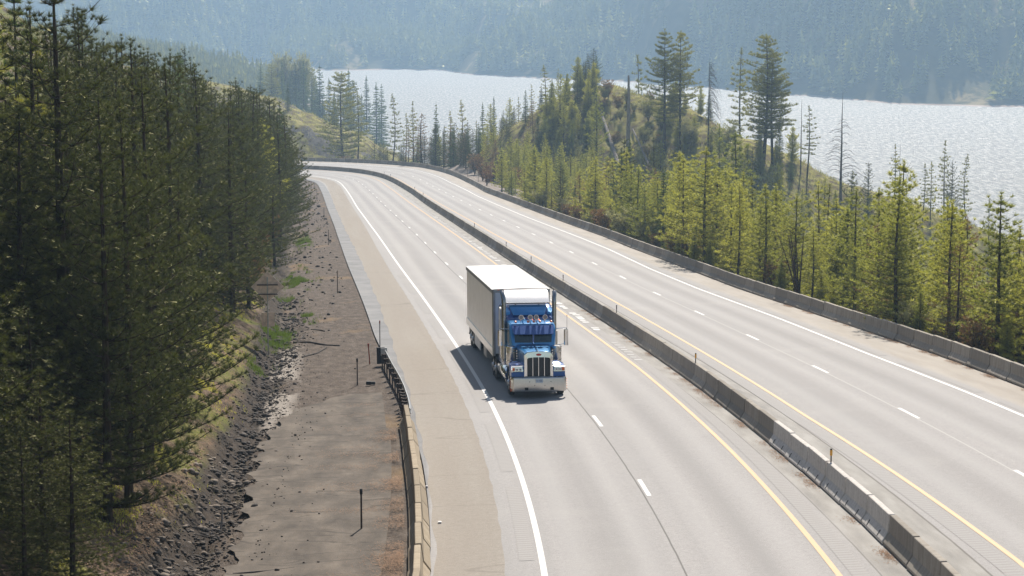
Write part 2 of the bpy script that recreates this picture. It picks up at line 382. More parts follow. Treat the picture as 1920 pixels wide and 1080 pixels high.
# ------------------------------------------------------------------ terrain
WATER=-54.3
def ridge(X,Y,pts,slope,seed,width=6):
    px=[p[0] for p in pts];py=[p[1] for p in pts];pz=[p[2] for p in pts]
    yc=np.interp(X,px,py);zc=np.interp(X,px,pz)
    d=np.abs(Y-yc);d=np.sqrt(d*d+width*width)-width
    e=np.where(X<px[0],(px[0]-X)*.3,0)+np.where(X>px[-1],(X-px[-1])*.5,0)
    return zc-slope*d-e+fbm(X/14,Y/14,4,seed)*5
KNOLL=[(-13,432,-17),(-4,434,-11.5),(3,434,-7.5),(12,433,-2.3),(20,432,-1),(30,418,-3.5),(45,402,-9),(63,395,-17.5),(80,390,-24),(110,385,-33),(160,380,-45)]
HILL2=[(-150,610,6),(-95,600,-5),(-64,592,-12.5),(-50,590,-18),(-38,598,-25),(-24,606,-31),(-8,620,-38)]
def smax(a,b,k=2.5):
    h=np.clip(.5+.5*(b-a)/k,0,1);return a*(1-h)+b*h+k*h*(1-h)
def ground(s,off,X,Y):
    x,y,z,p,e=C(s);zr=z+e*np.clip(off,-8.6,20.)
    o=-off
    sh=-tb('DT',s)-13.2;o2=np.where(o>9,o-sh*np.clip((o-9)/2.5,0,1),o)
    fade=np.clip((s-330)/60,0,1)
    Lf=np.interp(o2,[6.4,8.3,8.9,12.2,13.2,13.7,14.6,17.5,25,40,70,110],[-.10,-.10,-.14,-.22,-.5,-.42,.35,1.9,6.2,15,33,55])
    Rt=np.interp(off,[19,20.6,22,26,35,50,80,150,300,600,900],[-.10,-.3,-.9,-3.2,-7.5,-12.5,-19,-33,-60,-66,-66])
    Rb=np.interp(off,[19,20.6,27,35,55,90,180,400,900],[-.10,-.15,-.3,-2.5,-7,-15,-30,-50,-60])
    w=np.clip((s-225)/60,0,1);Rt=Rt*(1-w)+Rb*w
    near=(off>-9.5)&(off<20.)
    prof=np.where(off<0,Lf,Rt);prof=np.where(near,np.where((off>-8.4)&(off<19.2),-.10,prof),prof)
    # left bank: the ground under the left barrier is level with the road
    H=zr+prof
    lump=fbm(X/7,Y/7,4,3)*np.interp(o2,[9,13,15,25,60],[.0,.25,.9,2.2,5])*(off<0)
    lump=lump+fbm(X/1.3,Y/1.3,3,8)*np.interp(o2,[9,11.5,12.8,13.8,16],[.05,.14,.5,.5,.2])*(off<0)
    lump=lump+fbm(X/11,Y/11,4,5)*np.interp(off,[20,24,40,100,300],[0,.5,2.5,5,3])*(off>0)
    lump=lump+fbm(X/2.2,Y/2.2,3,9)*np.interp(off,[20,24,60],[0,.5,.8])*(off>0)
    H=H+lump
    far=off>21
    k1=ridge(X,Y,KNOLL,.52,21);k2=ridge(X,Y,HILL2,.42,33,8)
    m1=np.clip((off-21)/12,0,1)
    Hk=smax(smax(H,k1),k2)+fbm(X/3,Y/3,4,12)*1.4*np.clip((s-240)/60,0,1)
    H=H*(1-m1)+Hk*m1
    # low wooded point by the lake
    pt=-47+6*np.exp(-(((X+92)/38)**2+((Y-930)/70)**2))+17*np.exp(-(((X+122)/36)**2+((Y-930)/80)**2))
    g=np.exp(-(((X+105)/62)**2+((Y-930)/85)**2)*1.2)
    H=np.where(off>100,H+(np.maximum(pt-H,0))*np.clip(g*1.8,0,1),H)
    return np.maximum(H,-68)
def gz(X,Y):
    s,o=to_so(X,Y);return ground(s,o,np.atleast_1d(X),np.atleast_1d(Y))
def sheet(name,svals,offs,mat,zf=None,up=0.,kind='structure'):
    """offs: function(s)-> array of offsets (n) ; grid sheet in road coordinates"""
    V=[];UV=[];n=None
    for s in svals:
        o=np.asarray(offs(s),float);n=len(o);ss=np.full(n,s)
        P=rp(ss,o,up)
        if zf is not None:P[:,2]=zf(ss,o,P[:,0],P[:,1])+up
        V.append(P);UV.append(np.stack([o,ss],-1))
    V=np.concatenate(V);UV=np.concatenate(UV);m=len(svals)
    i=np.arange(m-1)[:,None]*n+np.arange(n-1)[None,:];i=i.ravel()
    Fq=np.stack([i,i+1,i+1+n,i+n],-1)
    o=mesh_np(name,V,Fq,mat,uv=UV,smooth=True);tag(o,kind=kind);return o
def land():
    sv=np.concatenate([np.arange(-64,60,1.0),np.arange(60,200,1.6),np.arange(200,720,2.6)])
    ov=np.concatenate([-np.geomspace(120,24,28),np.arange(-23.4,-8.7,.33),[-8.4,-6,0,6,12,19.2],np.arange(20,40,.8),np.geomspace(41,900,80)])
    sheet('ground',sv,lambda s:ov,MAT['soil'],zf=ground)
    sr=np.concatenate([np.arange(-64,330,2.0),np.arange(330,640,2.0)])
    sheet('road',sr,lambda s:np.array([tb('E',s)-.55*0,-7.2 if s>20 else tb('E',s)+.05,-5,-3.8,0,3.9,5.6,8,12,15.7,17,tb('FB',s)+.75]),MAT['road'],up=0.0)
    sw=np.arange(-64,640,1.5)
    sheet('road_shoulder',sw,lambda s:np.array([max(tb('BL',s),tb('E',s)+.12)+.05*math.sin(s*.9)+.04*math.sin(s*.31),(tb('BL',s)+tb('BR',s))/2,tb('BR',s)+.03*math.sin(s*1.7)]),MAT['chip'],up=.004)
    for nm,t,w,mt,s1 in (('white_edge_line','W1',.085,'white',640),('yellow_edge_line','Y1',.08,'yellow',640),('yellow_edge_line','Y2',.08,'yellow',640),('white_edge_line','W2',.08,'white',640)):
        sheet(nm,np.arange(-64,s1,1.5),lambda s,t=t,w=w:np.array([tb(t,s)-w,tb(t,s)+w]),MAT[mt],up=.009)
    # lane dashes 3.05 m on a 15.24 m period
    for t,s0,n in (('D1',-19.35-15.24*2,46),('D2',9.55-15.24*5,50)):
        V=[];Fq=[];UV=[]
        for k in range(n):
            c=s0+k*15.24
            if t=='D2':c=s0+k*15.05 if 0 else c
            ss=np.linspace(c-1.52,c+1.52,4);b=len(V)
            for s in ss:
                for o in (tb(t,s)-.07,tb(t,s)+.07):
                    V.append(rp(np.array(s),np.array(o),.009));UV.append((o,s))
            for j in range(3):Fq.append((b+2*j,b+2*j+1,b+2*j+3,b+2*j+2))
        tag(mesh_np('lane_dashes',np.array(V),np.array(Fq),MAT['dash'],uv=np.array(UV)),kind='structure')
    # rumble strips: rows of milled grooves as a corrugated sheet
    def rumble(o0,o1,sa,sb,on=None,per=.30):
        V=[];Fq=[];UV=[]
        k=0;s=sa
        while s<sb:
            if on is None or (s%on[0])<on[1]:
                b=len(V)
                for j,(ds_,dz) in enumerate(((0,.007),(.05,.02),(.13,.002),(.2,.02),(.3,.007))):
                    if dz>.015:dz=.011
                    for oo in (0,1):
                        q=(o0 if oo==0 else o1)
                        q=q(s) if callable(q) else q
                        V.append(rp(np.array(s+ds_*per/.3),np.array(q),dz));UV.append((q,s+ds_))
                for j in range(4):Fq.append((b+2*j,b+2*j+1,b+2*j+3,b+2*j+2))
            s+=per
        tag(mesh_np('rumble_strip',np.array(V),np.array(Fq),MAT['rumble'],uv=np.array(UV)),kind='structure')
    m=NM('rumble_asphalt');s=m.sep(m.uv())[1]
    ph=m.math('FRACT',m.math('MULTIPLY',s,1/.3));g=m.math('MULTIPLY',m.band(ph,.25,.55,.3),.5)
    # grooves hold dark grit
    c=m.mix(g,m.ramp(m.noise(60,3,m.geo()),[(.3,(.29,.276,.267)),(.7,(.36,.345,.335))]),(.21,.19,.17))
    m.p(Base_Color=c,Roughness=.9);MAT['rumble']=m.m
    rumble(lambda s:tb('W1',s)-.62,lambda s:tb('W1',s)-.2,-40,90,(14.6,11.5))
    rumble(lambda s:tb('Y1',s)+.32,lambda s:tb('Y1',s)+.76,-40,110)
    rumble(lambda s:tb('Y2',s)-.72,lambda s:tb('Y2',s)-.26,-40,110)
    rumble(lambda s:tb('W2',s)+.3,lambda s:tb('W2',s)+.7,0,110,(14.6,11.5))
    # worn white thermoplastic patches on the median shoulder
    V=[];Fq=[];r=random.Random(3)
    for s in np.concatenate([np.arange(30,66,1.15),np.arange(66,135,1.7),np.arange(135,190,3)]):
        if r.random()<(.3 if s<66 else .25):continue
        if 41<s<45:continue
        o=tb('Y1',s)+.32+r.uniform(-.04,.04);w=r.uniform(.28,.44);l=r.uniform(.35,.95) if s>44 else .2
        b=len(V);sk=.14
        for ss,oo in ((s,o),(s-sk,o+w),(s-sk+l,o+w),(s+l,o)):V.append(rp(np.array(ss),np.array(oo),.022))
        Fq.append((b,b+1,b+2,b+3))
    tag(mesh_np('worn_paint',np.array(V),np.array(Fq),MAT['worn']),kind='structure')
    # old pavement on the left
    def edge(s):return np.interp(s,[-70,-14.6,-1.1,9.3,17.9,21,24],[-12.1,-12.3,-12.9,-13.1,-12.3,-11,-8.9])+.18*math.sin(s*1.9)+.1*math.sin(s*4.3)
    def zo(s,o,X,Y):return ground(s,o,X,Y)
    so=np.arange(-64,23.6,.6)
    sheet('old_pavement',so,lambda s:np.linspace(min(edge(s),-8.5),-8.15 if s<12 else -8.3,12),MAT['oldpave'],zf=lambda s,o,X,Y:np.maximum(ground(s,o,X,Y),C(s)[2]+C(s)[4]*-8.6-.24)+0,up=.05)
def lake_and_hills():
    V=np.array([(-1600,330,WATER),(2200,330,WATER),(2200,3000,WATER),(-1600,3000,WATER)])
    tag(mesh_np('lake_water',V,np.array([(0,1,2,3)]),MAT['water']),kind='structure')
    xs=np.arange(-900,1100,9.);ys=np.concatenate([np.arange(1180,2600,9.),np.arange(2600,3300,24.)])
    X,Y=np.meshgrid(xs,ys)
    Z=hillz(X,Y);n=len(xs);m=len(ys)
    i=(np.arange(m-1)[:,None]*n+np.arange(n-1)[None,:]).ravel()
    Fq=np.stack([i,i+1,i+1+n,i+n],-1)
    zz=Z.ravel();keep=(zz[Fq]>-57.5).any(1)
    tag(mesh_np('hills',np.stack([X,Y,Z],-1).reshape(-1,3),Fq[keep],MAT['hills'],smooth=True),kind='structure')
SHX=[-900,-400,-266,-189,-111,-41,20,113,170,215,272,346,500,800,1100]
SHY=[2350,2310,2276,2186,2186,2040,1953,1861,1711,1565,1449,1420,1370,1330,1300]
def hillz(X,Y):
    ys=np.interp(X,SHX,SHY)
    d=(Y-ys)*.72+fbm(X/60,Y/60,3,41)*22
    spur=fbm(X/190+.3,Y/400,3,42)
    z=WATER+np.where(d<0,d*.12,np.where(d<16,d*.07,1.1+(d-16)*.56))+np.clip(d,0,200)*spur*1.7+np.clip(d,0,60)*fbm(X/38,Y/160,3,47)*.9+fbm(X/45,Y/45,4,43)*np.clip(d-10,0,60)*.22
    # nearer wooded shoulder that comes down to the lake at the left
    d2=(-146-X)*.45+(Y-1180)*.02-np.abs(Y-1330)*.0
    r=WATER+np.interp(d2,[-60,0,6,30,120,300],[-8,0,1,13,52,140])+fbm(X/50,Y/50,4,44)*12*np.clip(d2/30,0,1)-np.clip(Y-1500,0,900)*.18-np.clip(1240-Y,0,200)*.5
    return np.maximum(np.where(Y>ys-60,z,WATER-4),r)

# ------------------------------------------------------------------ concrete barriers, guardrail, posts
def barrier_mesh(slots=False,h=.81,L=2.985):
    half=[(.305,0),(.305,.075),(.13,.33),(.088,h-.02),(.075,h)]
    prof=[(-x,z) for x,z in half]+[(x,z) for x,z in reversed(half)]
    b=MB();r=random.Random(5)
    ys=[-L/2,-L/2+.02,L/2-.02,L/2]
    secs=[]
    for i,y in enumerate(ys):
        k=.965 if i in(0,3) else 1
        secs.append([(x*k,y,z*(1 if z<.1 else (.985 if i in (0,3) else 1))) for x,z in prof])
    b.loft(secs);return b
def place_curve(o,s,off,up=0.,extra=0.,jit=0.):
    x,y,z,p,e=[float(q) for q in C(s)]
    g=float(np.interp(s,GN,GV))*.01
    fw=Vector((-math.sin(p+extra),math.cos(p+extra),g)).normalized();rt=Vector((math.cos(p+extra),math.sin(p+extra),e)).normalized()
    upv=rt.cross(fw).normalized();rt=fw.cross(upv).normalized()
    M=Matrix((rt,fw,upv)).transposed().to_4x4();P=rp(np.array(float(s)),np.array(float(off)),up)
    M.translation=Vector([float(q) for q in P]);o.matrix_world=M
def barriers():
    b=barrier_mesh()
    protos={}
    for k,mt in (('conc','conc'),('pale','conc_pale'),('tan','conc_tan'),('mid','conc_mid')):
        o=b.build('concrete_barrier',MAT[mt],bevel=.012,seg=1);COL.objects.unlink(o);protos[k]=o
    # drain slots: black blocks on the pale sections, coloured as the shade inside
    slots=[]
    for y in (-.75,.75):
        for sx in(-1,):
            sl=MB();sl.loft([[(sx*.3,y-.04,.09),(sx*.3,y+.04,.09),(sx*.27,y+.04,.09),(sx*.27,y-.04,.09)],[(sx*.2,y-.035,.245),(sx*.2,y+.035,.245),(sx*.17,y+.035,.245),(sx*.17,y-.035,.245)]])
            so=sl.build('drain_slot',MAT['black']);COL.objects.unlink(so);slots.append(so)
    # gap under each section seen as a dark foot line
    r=random.Random(11)
    def put(kind,s,off,table,lab,group,slot=False):
        o=protos[kind].copy();link(o)
        ds=1.0;o0=tb(table,s-ds);o1=tb(table,s+ds);ang=math.atan2(o1-o0,2*ds)
        place_curve(o,s,off,.03,-ang+r.uniform(-.011,.011))
        o.location.z+=r.uniform(-.012,.012)
        tag(o,lab,'barrier',group)
        if slot:
            for so in slots:
                c=so.copy();link(c,o)
        return o
    G='concrete barrier sections of the two long lines'
    k=0
    for i in range(147):
        s=-23.9+3.05*i+1.5
        if s>424:break
        kind='conc';lab='weathered dark grey concrete barrier section in the line between the two carriageways';slot=False
        if -14.6<s<3.5:
            kind='pale';slot=True;lab='pale new concrete barrier section with drain slots near the front end of the median line'
        elif 39<s<43 or 52<s<60 or 86<s<104 or 118<s<126:
            kind='mid';lab='pale streaked concrete barrier section among dark ones in the median line beside the truck'
        elif 60<s<72:
            kind='mid';lab='light streaked concrete barrier section in the median line right behind the truck'
        put(kind,s,tb('MB',s)+.3,'MB',lab,G,slot)
    for i in range(147):
        s=10.2+3.05*i
        if s>438:break
        kind='conc';lab='weathered grey concrete barrier section in the outer line below the lakeside pines'
        if i in(47,48,57,60):kind='mid';lab='pale streaked concrete barrier section in the outer line in front of the knoll'
        if s<20:kind='conc';lab='brownish concrete barrier section at the right end of the outer line'
        put(kind,s,tb('FB',s)+.3,'FB',lab,G)
    for i in range(16):
        s=10.7-3.1*i
        if s<-36:break
        nm=['tan concrete barrier section joined to the end of the steel guardrail'] if i==0 else ['tan concrete barrier section of the short left line beside the old pavement']
        put('tan',s,tb('LB',s)+.12,'LB',nm[0],'tan barrier sections on the left')
    for k,mt in (('conc',0),):pass
def guardrail():
    root=empty('guardrail');place_curve(root,22,tb('E',22));Mi=root.matrix_world.inverted()
    tag(root,'galvanised steel guardrail on posts leading to the tan concrete barriers','guardrail')
    sx=[33,30,27.2,23.1,19.3,15,12.5,11.2];ox=[-7.88,-7.8,-7.71,-7.55,-7.43,-7.36,-7.36,-7.4]
    secs=[]
    for s in np.arange(12.0,33.1,.7):
        o=float(np.interp(s,sx[::-1],ox[::-1]));sec=[]
        for dx,z in ((.0,.45),(.03,.47),(.075,.52),(.02,.575),(.02,.60),(.075,.655),(.03,.71),(0,.73),(-.004,.71),(.01,.655),(-.01,.60),(-.01,.575),(.01,.52),(-.004,.47)):
            sec.append(Mi@Vector([float(q) for q in rp(np.array(s),np.array(o+dx),z)]))
        secs.append(sec)
    MB().loft(secs).build('rail_beam',MAT['steel'],root,smooth=True)
    secs=[]
    for s in np.arange(13.0,17.6,.7):   # lower rub rail near the barriers
        o=float(np.interp(s,sx[::-1],ox[::-1]))
        secs.append([Mi@Vector([float(q) for q in rp(np.array(s),np.array(o+dx),z)]) for dx,z in ((0,.18),(.05,.22),(.05,.32),(0,.36),(-.01,.3),(-.01,.24))])
    MB().loft(secs).build('rub_rail',MAT['steel'],root,smooth=True)
    for s in list(np.arange(17.8,33,1.905))+[16.8,15.9,15.0,14.0,13.1]:
        o=float(np.interp(s,sx[::-1],ox[::-1]))
        e=MB();e.box((-.26,-.05,-.05),(-.20,.05,.74));e.box((-.2,-.04,.46),(-.02,.04,.72))
        q=e.build('post',MAT['rust']);q.parent=root
        tmp=bpy.data.objects.new('t',None);place_curve(tmp,s,o,0);q.matrix_parent_inverse=Matrix();q.matrix_basis=Mi@tmp.matrix_world;bpy.data.objects.remove(tmp)
    e=MB();e.box((-.32,-.06,0),(.08,.06,.82));q=e.build('end_post',MAT['black'],root)
    tmp=bpy.data.objects.new('t',None);place_curve(tmp,33.3,-7.95,0);q.matrix_basis=Mi@tmp.matrix_world
    e=MB();e.box((-.12,-.16,.42),(.2,-.1,.80));q=e.build('end_plate',MAT['steel'],root,bevel=.01);q.matrix_basis=Mi@tmp.matrix_world;bpy.data.objects.remove(tmp)
def posts():
    r=random.Random(2)
    def marker(s,off,h,lab,grp,kind='rust',top=None,tilt=(0,0),rad=.03,cat='post',name='marker_post',w=None,ground_=True):
        x,y,z=[float(q) for q in rp(np.array(float(s)),np.array(float(off)))]
        if ground_:z=float(gz(x,y)[0])+.02
        root=empty(name,(x,y,z-.02));root.rotation_euler=(tilt[0],tilt[1],0)
        tag(root,lab,cat,grp)
        MB().tube([(0,0,-.1),(0,0,h*.82),(0,0,h)],[rad,rad*.9,rad*.9],8).build('pole',MAT[kind],root)
        if top:
            MB().tube([(0,0,h-.16),(0,0,h+.01)],[rad*1.5,rad*1.5],8).build('cap',MAT[top],root,bevel=.005)
        return root
    marker(-8.3,-8.95,1.26,'dark iron marker post standing alone on the old pavement in the foreground',None,top='black')
    marker(26.41,-9.35,1.25,'dark iron marker post left of the guardrail',None,top='black')
    marker(34.3,-8.6,1.05,'faded red leaning post behind the end of the guardrail',None,'red',tilt=(0,-.07),top='red')
    marker(40.6,-7.9,1.54,'tall thin marker stick with a red top beyond the guardrail end',None,'black',top='red',rad=.025)
    marker(76.2,-9.52,1.59,'nearest of the thin iron posts along the verge past the road sign','iron posts along the left verge',top=None)
    for i,(s,o,h,l) in enumerate(((133.5,-9.33,1.5,'second'),(185.6,-9.16,1.6,'third'),(255.4,-9.21,1.54,'fourth'),(290.7,-9.18,1.43,'fifth'),(306.3,-9.5,1.24,'farthest'))):
        marker(s,o,h,f'{l} of the thin iron posts along the left verge, counted from the road sign','iron posts along the left verge')
    D=[(-5.78,5.58),(22.24,5.63),(47.66,5.74),(72.05,5.59),(91.6,5.75),(111.34,5.9),(145.81,5.78),(238.21,6.02),(262.89,5.89),(329.96,6.23),(343.05,5.4)]
    for i,(s,o) in enumerate(D):
        x,y,z=[float(q) for q in rp(np.array(s),np.array(tb('MB',s)+.3),.83)]
        root=empty('delineator',(x,y,z))
        tag(root,['yellow topped delineator on the pale sections of the median barrier','yellow topped delineator on the dark median barrier right of the truck'][i] if i<2 else f'small dark delineator on the median barrier, number {i-1} beyond the truck','delineator','delineators on the median barrier')
        MB().tube([(0,0,-.02),(0,0,.26)],.022,8).build('stem',MAT['rust'],root)
        e=MB();e.tube([(0,0,.22),(0,0,.40)],.042 if i<2 else .03,10);e.build('reflector',MAT['refl'] if i<2 else MAT['rust'],root,bevel=.006)
        MB().tube([(0,0,.40),(0,0,.44)],.035,8).build('cap',MAT['black'],root)
    for i,(px,py,h) in enumerate(((911,347,1.7),(926,352,1.5),(881,330,1.5))):
        s=[318,306,335][i];o=[21.6,22.0,21.3][i]
        marker(s,o,h,['thin rusty post on the gravel behind the outer barrier, nearest of three','thin rusty post behind the outer barrier, middle of three','thin rusty post behind the outer barrier, farthest of three'][(1,0,2)[i]],'posts behind the outer barrier')
    # white marker among the lower right trees
    x,y=px2xy(1858,101);s,o=to_so(x,y);z=float(ground(s,o,np.array([x]),np.array([y]))[0]);zt=zsight(619,101)
    root=empty('marker_post',(x,y,z));tag(root,'post with a small white plate among the pines at the lower right','post')
    MB().tube([(0,0,-.1),(0,0,zt-z)],.03,8).build('pole',MAT['rust'],root)
    MB().box((-.05,-.05,zt-z-.22),(.05,-.035,zt-z)).build('plate',simple('white_plate',(.8,.8,.78),.5),root,bevel=.004)
    # the road sign seen from behind
    x,y,_=[float(q) for q in rp(np.array(41.2),np.array(-13.8))];zg=float(gz(x,y)[0])
    root=empty('road_sign',(x,y,zg),rz=.05);tag(root,'diamond road sign seen from behind with a small plate below it','road sign')
    H=4.1-(zg-rp(np.array(41.2),np.array(-13.8))[2])
    MB().box((-.03,-.03,-.2),(.03,.03,H-.3)).build('pole',MAT['steel'],root)
    a=.66
    e=MB();e.loft([[(0,t,H),(a*1.32*1,t,H-a*1.25),(0,t,H-a*2.5),(-a*1.32,t,H-a*1.25)] for t in (.05,.062)]);e.build('diamond_plate',MAT['signback'],root)
    for zz in (H-.72,H-1.22):MB().box((-.55,-.045,zz-.025),(.55,.045,zz+.025)).build('brace',MAT['rust'],root)
    MB().box((-.34,.05,H-2.95),(.36,.062,H-2.2)).build('lower_plate',MAT['signback'],root,bevel=.003)
def clutter():
    r=np.random.RandomState(4)
    # rock prototypes in one mesh of loose stones (nobody could count them)
    def stones(name,n,sf,of,size,mat,seed,embed=.3,flat=.7):
        rr=np.random.RandomState(seed)
        ico=[];bm=bmesh.new();bmesh.ops.create_icosphere(bm,subdivisions=1,radius=1);bv=np.array([v.co[:] for v in bm.verts]);bf=np.array([[v.index for v in f.verts] for f in bm.faces]);bm.free()
        s=sf(rr,n);o=of(rr,n,s);P=rp(s,o);Z=ground(s,o,P[:,0],P[:,1]);sz=size(rr,n)
        sc=np.stack([rr.uniform(.7,1.3,n),rr.uniform(.7,1.3,n),rr.uniform(.45,.9,n)*flat/.7],-1)*sz[:,None]
        V=bv[None]*(1+rr.uniform(-.28,.28,(n,len(bv),1)));a=rr.uniform(0,6.28,n)
        V=V*sc[:,None,:];c,q=np.cos(a)[:,None],np.sin(a)[:,None]
        V=np.stack([V[...,0]*c-V[...,1]*q,V[...,0]*q+V[...,1]*c,V[...,2]],-1)
        V=V+np.stack([P[:,0],P[:,1],Z+sz*(.5-embed)+np.where((s<23)&(o>-12),.05,0)],-1)[:,None]
        Fq=(bf[None]+np.arange(n)[:,None,None]*len(bv)).reshape(-1,3)
        return mesh_np(name,V.reshape(-1,3),Fq,mat)
    dt=lambda s:np.interp(s,*T['DT'])
    tag(stones('ditch_rubble',4200,lambda q,n:q.uniform(-25,75,n),lambda q,n,s:dt(s)+q.normal(0,.42,n)-.1,lambda q,n:q.gamma(2,.02,n)+.015,MAT['rock'],1),kind='stuff')
    tag(stones('ditch_grit',9000,lambda q,n:q.uniform(-25,60,n),lambda q,n,s:dt(s)+q.normal(0,.75,n),lambda q,n:q.gamma(2,.008,n)+.006,MAT['rock'],31,.2),kind='stuff')
    tag(stones('ditch_rubble',500,lambda q,n:q.uniform(-25,5,n),lambda q,n,s:dt(s)-.6+q.normal(0,.7,n),lambda q,n:q.gamma(2,.025,n)+.02,MAT['palerock'],21),kind='stuff')
    tag(stones('scattered_stones',330,lambda q,n:q.uniform(-20,60,n),lambda q,n,s:np.minimum(dt(s)+np.abs(q.normal(0,1.5,n)),-8.7),lambda q,n:q.gamma(2,.013,n)+.01,MAT['rock'],2,.1),kind='stuff')
    tag(stones('scattered_stones',500,lambda q,n:q.uniform(60,260,n),lambda q,n,s:q.uniform(-13.5,-8.8,n),lambda q,n:q.gamma(2,.03,n)+.02,MAT['rock'],6,.2),kind='stuff')
    tag(stones('talus',1500,lambda q,n:q.uniform(285,335,n),lambda q,n,s:q.uniform(24,38,n),lambda q,n:q.gamma(2,.13,n)+.06,MAT['rock'],8,.2),kind='stuff')
    # dry pine needle litter
    def litter(name,n,sf,of,seed,L=.11,w=.012,mat='litter'):
        q=np.random.RandomState(seed);s=sf(q,n);o=of(q,n,s);P=rp(s,o);Z=ground(s,o,P[:,0],P[:,1])
        onroad=(o>-8.1)&(o<19.2);Z=np.where(onroad,P[:,2]+.012,Z+np.where((s<23)&(o<0),.07,.02))
        a=q.uniform(0,6.28,n);l=L*q.uniform(.5,1.5,n);D=np.stack([np.cos(a),np.sin(a),q.uniform(0,.35,n)],-1)*l[:,None];W=np.stack([-np.sin(a),np.cos(a),0*a],-1)*w
        B=np.stack([P[:,0],P[:,1],Z],-1);V=np.stack([B-W,B+W,B+D],1).reshape(-1,3)
        tag(mesh_np(name,V,np.arange(3*n).reshape(-1,3),MAT[mat]),kind='stuff')
    def clump(q,n,lo,hi,k):
        c=q.uniform(lo,hi,k);return c[q.randint(0,k,n)]+q.normal(0,.35,n)
    litter('needle_litter',9000,lambda q,n:clump(q,n,-24,14,26),lambda q,n,s:tb('LB',s)-.32-np.abs(q.normal(0,.42,n)),5,.08,.008)
    litter('needle_litter',2500,lambda q,n:clump(q,n,-20,24,14),lambda q,n,s:-8.6-np.abs(q.normal(0,1.3,n)),6,.08,.008)
    litter('needle_litter',5000,lambda q,n:clump(q,n,-22,60,40),lambda q,n,s:tb('MB',s)-.05-np.abs(q.normal(0,.16,n)),7,.07)
    litter('needle_litter',4000,lambda q,n:clump(q,n,8,60,30),lambda q,n,s:tb('FB',s)-.05-np.abs(q.normal(0,.14,n)),8,.08)
    litter('needle_litter',12000,lambda q,n:q.uniform(-25,40,n),lambda q,n,s:dt(s)-1.2-np.abs(q.normal(0,1.6,n)),9,.14)
    # green grass tufts on the verge
    def grass(name,patches,seed,mat,L,per):
        q=np.random.RandomState(seed);Vs=[];At=[]
        for (s0,o0,rs,ro) in patches:
            n=int(per*rs*ro*7);s=s0+q.normal(0,rs*.6,n);o=o0+q.normal(0,ro*.6,n);P=rp(s,o);kk=fbm(P[:,0]/.7,P[:,1]/1.8,3,5)>.05;s,o,P=s[kk],o[kk],P[kk];n=len(s);Z=ground(s,o,P[:,0],P[:,1])
            a=q.uniform(0,6.28,n);l=L*q.uniform(.5,1.4,n);B=np.stack([P[:,0],P[:,1],Z],-1)
            W=np.stack([np.cos(a),np.sin(a),0*a],-1)*.014;D=np.stack([q.normal(0,.3,n),q.normal(0,.3,n),np.ones(n)],-1)*l[:,None]
            Vs.append(np.stack([B-W,B+W,B+D],1).reshape(-1,3));At.append(np.repeat(q.uniform(0,1,n),3))
        V=np.concatenate(Vs);tag(mesh_np(name,V,np.arange(len(V)).reshape(-1,3),MAT[mat],attr=np.concatenate(At)),kind='stuff')
    grass('grass',[(95,-12.3,7,.7),(88,-12,6,1.0),(72,-12.8,3,.7),(61,-12.0,2.2,.7),(57,-11.8,2,.5),(48,-13.6,5,.8),(34,-14.2,2.5,.5),(140,-11.8,8,.6),(52,-13.3,3,.5)],3,'needle_g',.22,160)
    moss=[(s,-15.8-.5*((i*7)%5),3.2,1.0) for i,s in enumerate(range(-22,60,4))]
    grass('moss_and_grass',moss,4,'needle_y',.09,130)
    # low grass / brush on the knoll and lake-side hills
    q=np.random.RandomState(9);n=26000
    X=np.concatenate([q.uniform(-15,95,n),q.uniform(-75,-15,n//4)]);Y=np.concatenate([q.uniform(360,450,n),q.uniform(545,605,n//4)])
    s,o=to_so(X,Y);Z=ground(s,o,X,Y);k=(o>27)&(fbm(X/6,Y/6,3,77)>-.08);X,Y,Z=X[k],Y[k],Z[k];n=len(X)
    a=q.uniform(0,6.28,n);B=np.stack([X,Y,Z-.05],-1);W=np.stack([np.cos(a),np.sin(a),0*a],-1)*.09;D=np.stack([q.normal(0,.3,n),q.normal(0,.3,n),q.uniform(.3,.9,n)],-1)
    tag(mesh_np('hill_grass',np.stack([B-W,B+W,B+D],1).reshape(-1,3),np.arange(3*n).reshape(-1,3),MAT['needle_p'] if 0 else MAT['needle_yg'],attr=np.repeat(q.uniform(0,1,n),3)),kind='stuff')
    # fallen sticks on the dirt strip
    def stick(pts,lab,rad=.045,name='fallen_branch',mat='log',up=.03):
        W=[]
        for (s,o) in pts:
            P=rp(np.array(float(s)),np.array(float(o)));z=float(ground(np.array([float(s)]),np.array([float(o)]),np.array([P[0]]),np.array([P[1]]))[0]);W.append((P[0],P[1],z+up))
        c=W[0];o=MB().tube([(a[0]-c[0],a[1]-c[1],a[2]-c[2]) for a in W],[rad*(1-.5*i/len(W)) for i in range(len(W))],6).build(name,MAT[mat],None,smooth=True)
        o.location=c;tag(o,lab,'branch')
    stick([(46.2,-12.5),(45.0,-11.6),(43.6,-10.7),(43,-10.0)],'longest dark crooked branch lying on the dirt strip beside the sign',.06)
    stick([(47.5,-12.6),(48.6,-12.1),(50,-11.9)],'short bent branch left of the longest one on the dirt strip',.04)
    stick([(52.6,-11.5),(51.4,-10.9),(50.9,-10.75)],'dark branch lying farthest up the dirt strip',.055)
    stick([(38.8,-12.0),(40.4,-11.2),(42.2,-10.7)],'forked dark branch lying nearest on the dirt strip',.045)
    stick([(-14.4,-12.2),(-13.9,-11.3),(-13.6,-10.6)],'dark curved branch on the old pavement at the lower left',.04)
    P=rp(np.array(26.0),np.array(-8.75));zz=float(gz(P[0],P[1])[0])
